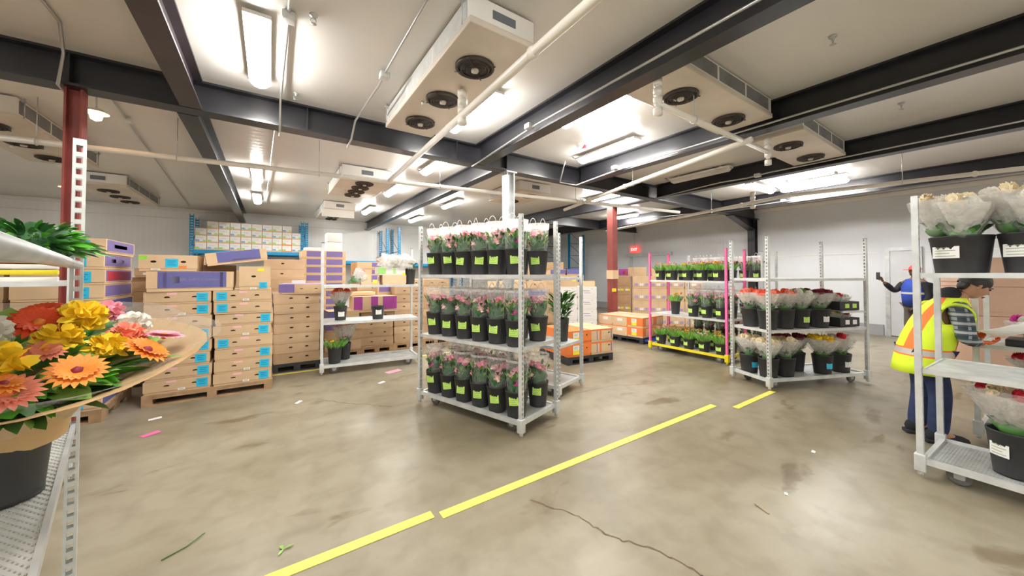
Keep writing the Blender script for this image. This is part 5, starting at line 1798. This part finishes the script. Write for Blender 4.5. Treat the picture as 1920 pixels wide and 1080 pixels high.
def head_geo(s=1.0, skin=0, eye=1, lip=2, brow=3):
    """head facing +x, origin at the chin-neck junction; s scales a 0.235 m tall head"""
    g = G()
    n, m_ = 20, 16
    vs, fs = [], []
    for j in range(m_ + 1):
        v = j / m_
        ph = PI * v
        z = .115 - .122 * math.cos(ph)
        for i in range(n):
            t = 2 * PI * i / n
            c, sn = math.cos(t), math.sin(t)
            rx = .098 * math.sin(ph) ** .8
            ry = .076 * math.sin(ph) ** .8
            x = c * rx - .008
            y = sn * ry
            if z < .09:                       # jaw narrows, chin comes forward
                k = (.09 - z) / .1
                y *= 1 - .35 * k
                if c < 0:
                    x *= 1 - .45 * k
                else:
                    x = x * (1 - .05 * k) + .012 * k * c
            if c > .75 and .10 < z < .135:    # eye sockets
                x -= .006
            if c > .9 and .06 < z < .115:
                x += .010
            vs.append((x * s, y * s, z * s))
    for j in range(m_):
        for i in range(n):
            a, b = j * n + i, j * n + (i + 1) % n
            fs.append((a, b, b + n, a + n))
    g.add(vs, fs, skin, True)
    # nose
    g.add([(.084 * s, -.006 * s, .125 * s), (.084 * s, .006 * s, .125 * s), (.116 * s, -.004 * s, .083 * s), (.116 * s, .004 * s, .083 * s), (.088 * s, -.018 * s, .076 * s), (.088 * s, .018 * s, .076 * s), (.084 * s, 0, .070 * s)],
          [(0, 2, 3, 1), (0, 4, 2), (1, 3, 5), (2, 4, 6), (2, 6, 3), (3, 6, 5)], skin, True)
    for sy in (-1, 1):
        g.blob((.083 * s, sy * .030 * s, .118 * s), (.010 * s, .014 * s, .009 * s), eye, 1)
        g.blob((.089 * s, sy * .030 * s, .137 * s), (.007 * s, .019 * s, .004 * s), brow, 1)
        g.blob((-.006 * s, sy * .077 * s, .105 * s), (.019 * s, .009 * s, .032 * s), skin, 2)
        g.blob((-.012 * s, sy * .081 * s, .105 * s), (.009 * s, .007 * s, .018 * s), lip, 1)
    g.blob((.094 * s, 0, .048 * s), (.008 * s, .024 * s, .005 * s), lip, 1)
    g.blob((.092 * s, 0, .039 * s), (.008 * s, .019 * s, .005 * s), lip, 1)
    return g


def hand(name, parent, base, direction, palm_n, mats, curl=.9, s=1.0, thumb=1):
    """palm, four unequal bent fingers and a thumb, each finger its own skinned chain"""
    d = Vector(direction).normalized()
    nn = Vector(palm_n)
    nn = (nn - d * nn.dot(d)).normalized()
    side = d.cross(nn)
    b = Vector(base)
    J = [(*(b - d * .02), .026, .018), (*(b + d * .03 * s), .034, .016), (*(b + d * .075 * s), .038, .014)]
    E = [(0, 1), (1, 2)]
    o = skin_mesh(name, J, E, mats, parent, 2)
    for k, (off, ln) in enumerate(((-.030, .062), (-.010, .074), (.011, .070), (.030, .055))):
        p = b + d * .07 * s + side * off * s
        P = [p - d * .02]
        ang = .15
        dd = d.copy()
        for q in range(3):
            ang += curl * (.32 + .28 * q)
            dd = (d * math.cos(ang) + nn * math.sin(ang))
            P.append(P[-1] + dd * ln * s * (.5, .32, .26)[q] + (d * .02 if q == 0 else Vector()))
        skin_mesh('finger', [(*P[i], r, r) for i, r in enumerate((.010, .0095, .009, .0075))], [(0, 1), (1, 2), (2, 3)], mats, o, 1)
    p = b + d * .02 * s + side * (-.03 * thumb) * s
    P = [p, p + (d * .6 - side * .8 * thumb + nn * .2).normalized() * .035 * s, p + (d * .85 - side * .55 * thumb + nn * .5).normalized() * .068 * s]
    skin_mesh('thumb', [(*P[i], r, r) for i, r in enumerate((.013, .011, .0085))], [(0, 1), (1, 2)], mats, o, 1)
    return o


# --- worker in the high-visibility vest, bent over a sheet of paper (local +x = facing)
WL = Vector((5.0, .60, 0))
WA = math.atan2(-.88, .48)
WP = thing('person', WL, WA, 'person in orange and yellow hi-vis vest and plaid shirt reading a white sheet', 'person')
WP.scale = (.95, .95, .95)
J = [(0, 0, .86, .135, .115), (.03, 0, 1.0, .13, .105), (.10, 0, 1.16, .15, .11), (.18, 0, 1.29, .10, .09), (.235, 0, 1.355, .055, .055), (.275, 0, 1.415, .055, .055),
     (0, .09, .80, .095, .095), (.02, .10, .46, .062, .062), (-.03, .105, .10, .045, .045), (.10, .115, .045, .042, .035),
     (0, -.09, .80, .095, .095), (.06, -.10, .46, .062, .062), (.03, -.105, .10, .045, .045), (.16, -.115, .045, .042, .035),
     (.165, .17, 1.26, .06, .06), (.16, .235, 1.0, .045, .045), (.30, .13, .985, .036, .036),
     (.165, -.17, 1.26, .06, .06), (.17, -.235, 1.0, .045, .045), (.31, -.12, .965, .036, .036)]
E_ = [(0, 1), (1, 2), (2, 3), (3, 4), (4, 5), (0, 6), (6, 7), (7, 8), (8, 9), (0, 10), (10, 11), (11, 12), (12, 13), (3, 14), (14, 15), (15, 16), (3, 17), (17, 18), (18, 19)]
skin_mesh('body', J, E_, [M_skin], WP)
hd = head_geo(1.0).build('head', [M_skin, M_dark, mat('lip_skin', (.36, .15, .11), .5), M_hair], WP, (.285, 0, 1.375))
hd.rotation_euler = (0, .55, 0)
hg = G()
for j in range(8):
    for i in range(18):
        pass
vs, fs = [], []
for j in range(9):
    ph = PI * .56 * j / 8
    for i in range(20):
        t = 2 * PI * i / 20
        fr = .86 if math.cos(t) > .5 and j > 5 else 1
        cut = 1 if math.cos(t) < .3 or j < 6 else .93
        vs.append((-.014 + math.cos(t) * .108 * math.sin(ph) * cut, math.sin(t) * .086 * math.sin(ph), .118 + .132 * math.cos(ph * fr)))
for j in range(8):
    for i in range(20):
        a, b = j * 20 + i, j * 20 + (i + 1) % 20
        fs.append((a, a + 20, b + 20, b))
hg.add(vs, fs, 0, True)
hg.blob((-.07, 0, .085), (.035, .068, .06), 0, 2, .2, 2)
hg.build('hair', M_hair, hd)
# jeans
JJ = [(0, 0, .88, .15, .13), (0, .085, .80, .105, .105), (.02, .10, .46, .082, .082), (-.03, .105, .06, .074, .074), (0, -.085, .80, .105, .105), (.06, -.10, .46, .082, .082), (.03, -.105, .06, .074, .074)]
skin_mesh('jeans', JJ, [(0, 1), (1, 2), (2, 3), (0, 4), (4, 5), (5, 6)], [M_denim], WP)
for y, x in ((.105, -.03), (-.105, .03)):
    G().rbox((x - .09, y - .05, .0), (x + .20, y + .05, .035), .012).blob((x + .10, y, .05), (.11, .052, .05), 0, 2).blob((x - .02, y, .07), (.065, .05, .07), 0, 2).build('shoe', M_dark, WP)
# shirt sleeves
for sgn in (1, -1):
    q = J[14:17] if sgn > 0 else J[17:20]
    skin_mesh('shirt_sleeve', [(.17, .09 * sgn, 1.29, .075, .075), (q[0][0], q[0][1], q[0][2], .085, .085), (q[1][0], q[1][1], q[1][2], .068, .068), (q[2][0] - .02, q[2][1], q[2][2], .050, .050)], [(0, 1), (1, 2), (2, 3)], [M_plaid], WP)
# dark hood behind the neck
skin_mesh('hood', [(.10, 0, 1.33, .11, .09), (.18, 0, 1.385, .085, .10), (.26, .0, 1.385, .05, .07)], [(0, 1), (1, 2)], [M_dark], WP)
# vest: open at the front, shell over the torso
def vest_ring(z, cx, rx, ry, n=28, gap=.0):
    return [(cx + math.cos(2 * PI * (i + .5) / n) * rx, math.sin(2 * PI * (i + .5) / n) * ry, z + .0) for i in range(n)]
vg = G()
n = 28
rings = [(.64, -.03, .20, .24), (.74, -.02, .195, .235), (.80, -.012, .19, .23), (.815, -.01, .19, .23), (.865, 0, .187, .225), (.88, 0.0, .187, .225), (1.0, .035, .18, .215), (1.12, .085, .178, .215), (1.22, .13, .165, .215), (1.30, .16, .13, .19), (1.36, .185, .09, .12)]
vs = []
for r in rings:
    vs += vest_ring(*r)
fs, ms = [], []
for j in range(len(rings) - 1):
    mi = {2: 1, 3: 2, 4: 1}.get(j, 0)
    for i in range(n):
        a, b = j * n + i, j * n + (i + 1) % n
        t = 2 * PI * (i + 1) / n
        side = abs(math.sin(t)) > .84 and j >= 7 and j <= 8        # arm holes
        front = math.cos(t) > .97 and j > 6
        if side or front:
            continue
        k = mi
        if j not in (2, 3, 4):
            ay = abs(math.sin(t))
            if .60 < ay < .78 and j >= 5:
                k = 1 if ay < .66 or ay > .73 else 2
            if math.cos(t) < -.3 and .3 < ay < .5 and j >= 5:
                k = 1
        fs.append(((a, b, b + n, a + n), k))
vg.v = vs
for f, k in fs:
    vg.f.append(list(f))
    vg.m.append(k)
    vg.s.append(True)
vo = vg.build('safety_vest', [M_hiviz, M_hivo, M_refl], WP)
sd2 = vo.modifiers.new('thickness', 'SOLIDIFY')
sd2.thickness = .008
# piping around the arm holes
for sgn in (1, -1):
    ring = [(.125 + math.cos(a) * .105, sgn * (.205 + .012 * math.cos(a)), 1.19 + math.sin(a) * .115) for a in [2 * PI * i / 20 for i in range(21)]]
    G().tube(ring, .014, 6).build('arm_hole_trim', M_hiviz, vo)
hand('gloved_hand', WP, (.315, .125, .985), (.95, -.25, .02), (0, -.6, .8), [M_glove], .75, 1.05, -1)
hand('gloved_hand', WP, (.325, -.115, .965), (.95, .25, .02), (0, .6, .8), [M_glove], .75, 1.05, 1)
# the sheets of paper he holds
ps = G()
vs, fs = [], []
for j in range(6):
    for i in range(6):
        u, v = i / 5, j / 5
        vs.append((.33 + .34 * u, -.15 + .30 * v, .99 + .10 * u - .03 * math.sin(PI * u) + .012 * math.sin(PI * v)))
for j in range(5):
    for i in range(5):
        a = j * 6 + i
        fs.append((a, a + 1, a + 7, a + 6))
ps.add(vs, fs, 0, True)
po = ps.build('paper_sheet', M_paper, None, WL, WA)
so = po.modifiers.new('thickness', 'SOLIDIFY')
so.thickness = .003
tag(po, 'white paper sheet held in the worker orange gloves', 'paper')

# --- person by the door in a blue vest and red cap, holding up a phone
QL = Vector((10.75, 1.40, 0))
QA = math.atan2(.55, -.83)
QP = thing('person', QL, QA, 'person in blue vest and red cap by the door holding up a phone', 'person')
J = [(0, 0, .90, .12, .10), (0, 0, 1.08, .13, .10), (0, 0, 1.24, .15, .10), (0, 0, 1.36, .09, .08), (0, 0, 1.42, .052, .052), (.01, 0, 1.48, .052, .052),
     (0, .085, .84, .09, .09), (.02, .09, .48, .06, .06), (0, .095, .10, .045, .045), (.11, .10, .045, .04, .035),
     (0, -.085, .84, .09, .09), (.03, -.09, .48, .06, .06), (.02, -.095, .10, .045, .045), (.13, -.10, .045, .04, .035),
     (0, -.18, 1.33, .058, .058), (.12, -.27, 1.14, .045, .045), (.32, -.30, 1.34, .034, .034),
     (0, .18, 1.33, .058, .058), (-.02, .23, 1.06, .045, .045), (.10, .20, .84, .034, .034)]
skin_mesh('body', J, E_, [M_skin2], QP)
h2 = head_geo(.95).build('head', [M_skin2, M_dark, M_dark, M_hair], QP, (.0, 0, 1.445))
cg = G()
vs, fs = [], []
for j in range(7):
    ph = PI * .5 * j / 6
    for i in range(20):
        t = 2 * PI * i / 20
        vs.append((-.008 + math.cos(t) * .103 * math.sin(ph), math.sin(t) * .083 * math.sin(ph), .14 + .11 * math.cos(ph)))
for j in range(6):
    for i in range(20):
        a, b = j * 20 + i, j * 20 + (i + 1) % 20
        fs.append((a, a + 20, b + 20, b))
cg.add(vs, fs, 0, True)
cg.rbox((.07, -.06, .14), (.17, .06, .15), .004)
cg.build('cap', M_redp, h2)
skin_mesh('trousers', [(0, 0, .92, .14, .12), (0, .085, .84, .10, .10), (.02, .09, .48, .08, .08), (0, .095, .12, .066, .066), (0, -.085, .84, .10, .10), (.03, -.09, .48, .08, .08), (.02, -.095, .12, .066, .066)], [(0, 1), (1, 2), (2, 3), (0, 4), (4, 5), (5, 6)], [M_khaki], QP)
skin_mesh('jacket', [(0, 0, .98, .155, .14), (0, 0, 1.22, .165, .13), (0, 0, 1.36, .11, .10), (0, -.18, 1.33, .08, .08), (.12, -.27, 1.14, .062, .062), (.30, -.295, 1.32, .048, .048), (0, .18, 1.33, .08, .08), (-.02, .23, 1.06, .062, .062), (.09, .20, .87, .048, .048)], [(0, 1), (1, 2), (2, 3), (3, 4), (4, 5), (2, 6), (6, 7), (7, 8)], [M_dark], QP)
v2 = G()
rings = [(.86, 0, .165, .19), (1.05, 0, .178, .20), (1.10, 0, .18, .205), (1.14, 0, .18, .205), (1.25, 0, .175, .20), (1.40, 0, .10, .14)]
vs = []
for r in rings:
    vs += vest_ring(*r)
v2.v = vs
for j in range(len(rings) - 1):
    for i in range(n):
        a, b = j * n + i, j * n + (i + 1) % n
        t = 2 * PI * (i + 1) / n
        if j >= 3 and abs(math.sin(t)) > .93:
            continue
        v2.f.append([a, b, b + n, a + n])
        v2.m.append(1 if j == 2 else 0)
        v2.s.append(True)
vo2 = v2.build('blue_vest', [M_navy, M_refl], QP)
m2 = vo2.modifiers.new('thickness', 'SOLIDIFY')
m2.thickness = .008
for y, x in ((.095, 0), (-.095, .02)):
    G().rbox((x - .08, y - .045, 0), (x + .18, y + .045, .03), .01).blob((x + .06, y, .05), (.11, .048, .05), 0, 2).build('shoe', M_dark, QP)
hand('hand', QP, (.335, -.30, 1.355), (.4, -.1, .9), (1, 0, -.2), [M_skin2], .8, 1, 1)
hand('hand', QP, (.11, .195, .82), (.25, 0, -.95), (0, 1, 0), [M_skin2], .5, 1, -1)
ph_ = G().rbox((-.006, -.037, 0), (.006, .037, .15), .003).build('mobile_phone', M_blk, None, QL + Matrix.Rotation(QA, 3, 'Z') @ Vector((.425, -.305, 1.39)), QA)
tag(ph_, 'dark phone held up by the person in the blue vest', 'phone')

# ------------------------------------------------------------------ scraps on the floor
def scrap(x, y, w, d, m, label, rz=0, name='paper_scrap', grp=None):
    g = G()
    g.add([(-w / 2, -d / 2, .004), (w / 2, -d / 2, .006), (w / 2, d / 2, .010), (-w / 2, d / 2, .005), (-w / 2, -d / 2, .002), (w / 2, -d / 2, .004), (w / 2, d / 2, .008), (-w / 2, d / 2, .003)], [(0, 1, 2, 3), (7, 6, 5, 4), (0, 4, 5, 1), (1, 5, 6, 2), (2, 6, 7, 3), (3, 7, 4, 0)])
    return tag(g.build(name, m, None, (x, y, 0), rz), label, 'scrap', grp)


scrap(-.90, 4.69, .13, .06, M_hotpink, 'hot pink note lying on the floor before the front pallet', .6)
scrap(1.60, 5.60, .24, .12, M_fpink, 'pink note lying on the floor under the half-empty trolley end', .3)
scrap(1.30, 5.12, .10, .05, M_paper, 'white paper scrap on the floor before the half-empty trolley', .5)
scrap(-.96, 5.16, .10, .05, M_paper, 'white paper scrap on the floor near the front pallet corner', .2)
scrap(.30, 4.88, .09, .04, M_paper, 'small white scrap on the floor between front pallet and pink bouquets', .9)
scrap(2.93, .99, .025, .02, M_paper, 'tiny white scrap on the bare floor right of the yellow line', .4)
scrap(3.81, 1.09, .04, .025, M_paper, 'tiny white scrap on the floor near the right trolley', .1)
scrap(2.62, 1.02, .10, .012, mat('tan_rubber_band', (.45, .33, .2), .7), 'tan rubber band lying on the floor beyond the crack', 1.2, 'rubber_band')
lf = G().leaf((0, 0, .012), (1, .2, 0), .09, .03, 0, 0, .1).leaf((0, 0, .012), (-.3, 1, 0), .07, .03, 0, 0, .1).leaf((0, 0, .012), (-.5, -.8, 0), .07, .025, 0, 0, .1).build('fallen_leaf', M_leafl, None, (.08, 2.33, 0))
lf.scale = (.6, .6, .6)
tag(lf, 'small fallen green sprig on the floor beside the yellow line', 'leaf')
st = G().tube([(0, 0, .005), (.09, .05, .006), (.16, .12, .012)], .003, 6).build('plant_cutting', M_leaf, None, (-.45, 2.60, 0))
tag(st, 'thin green stem lying on the floor near the left trolley', 'plant cutting')
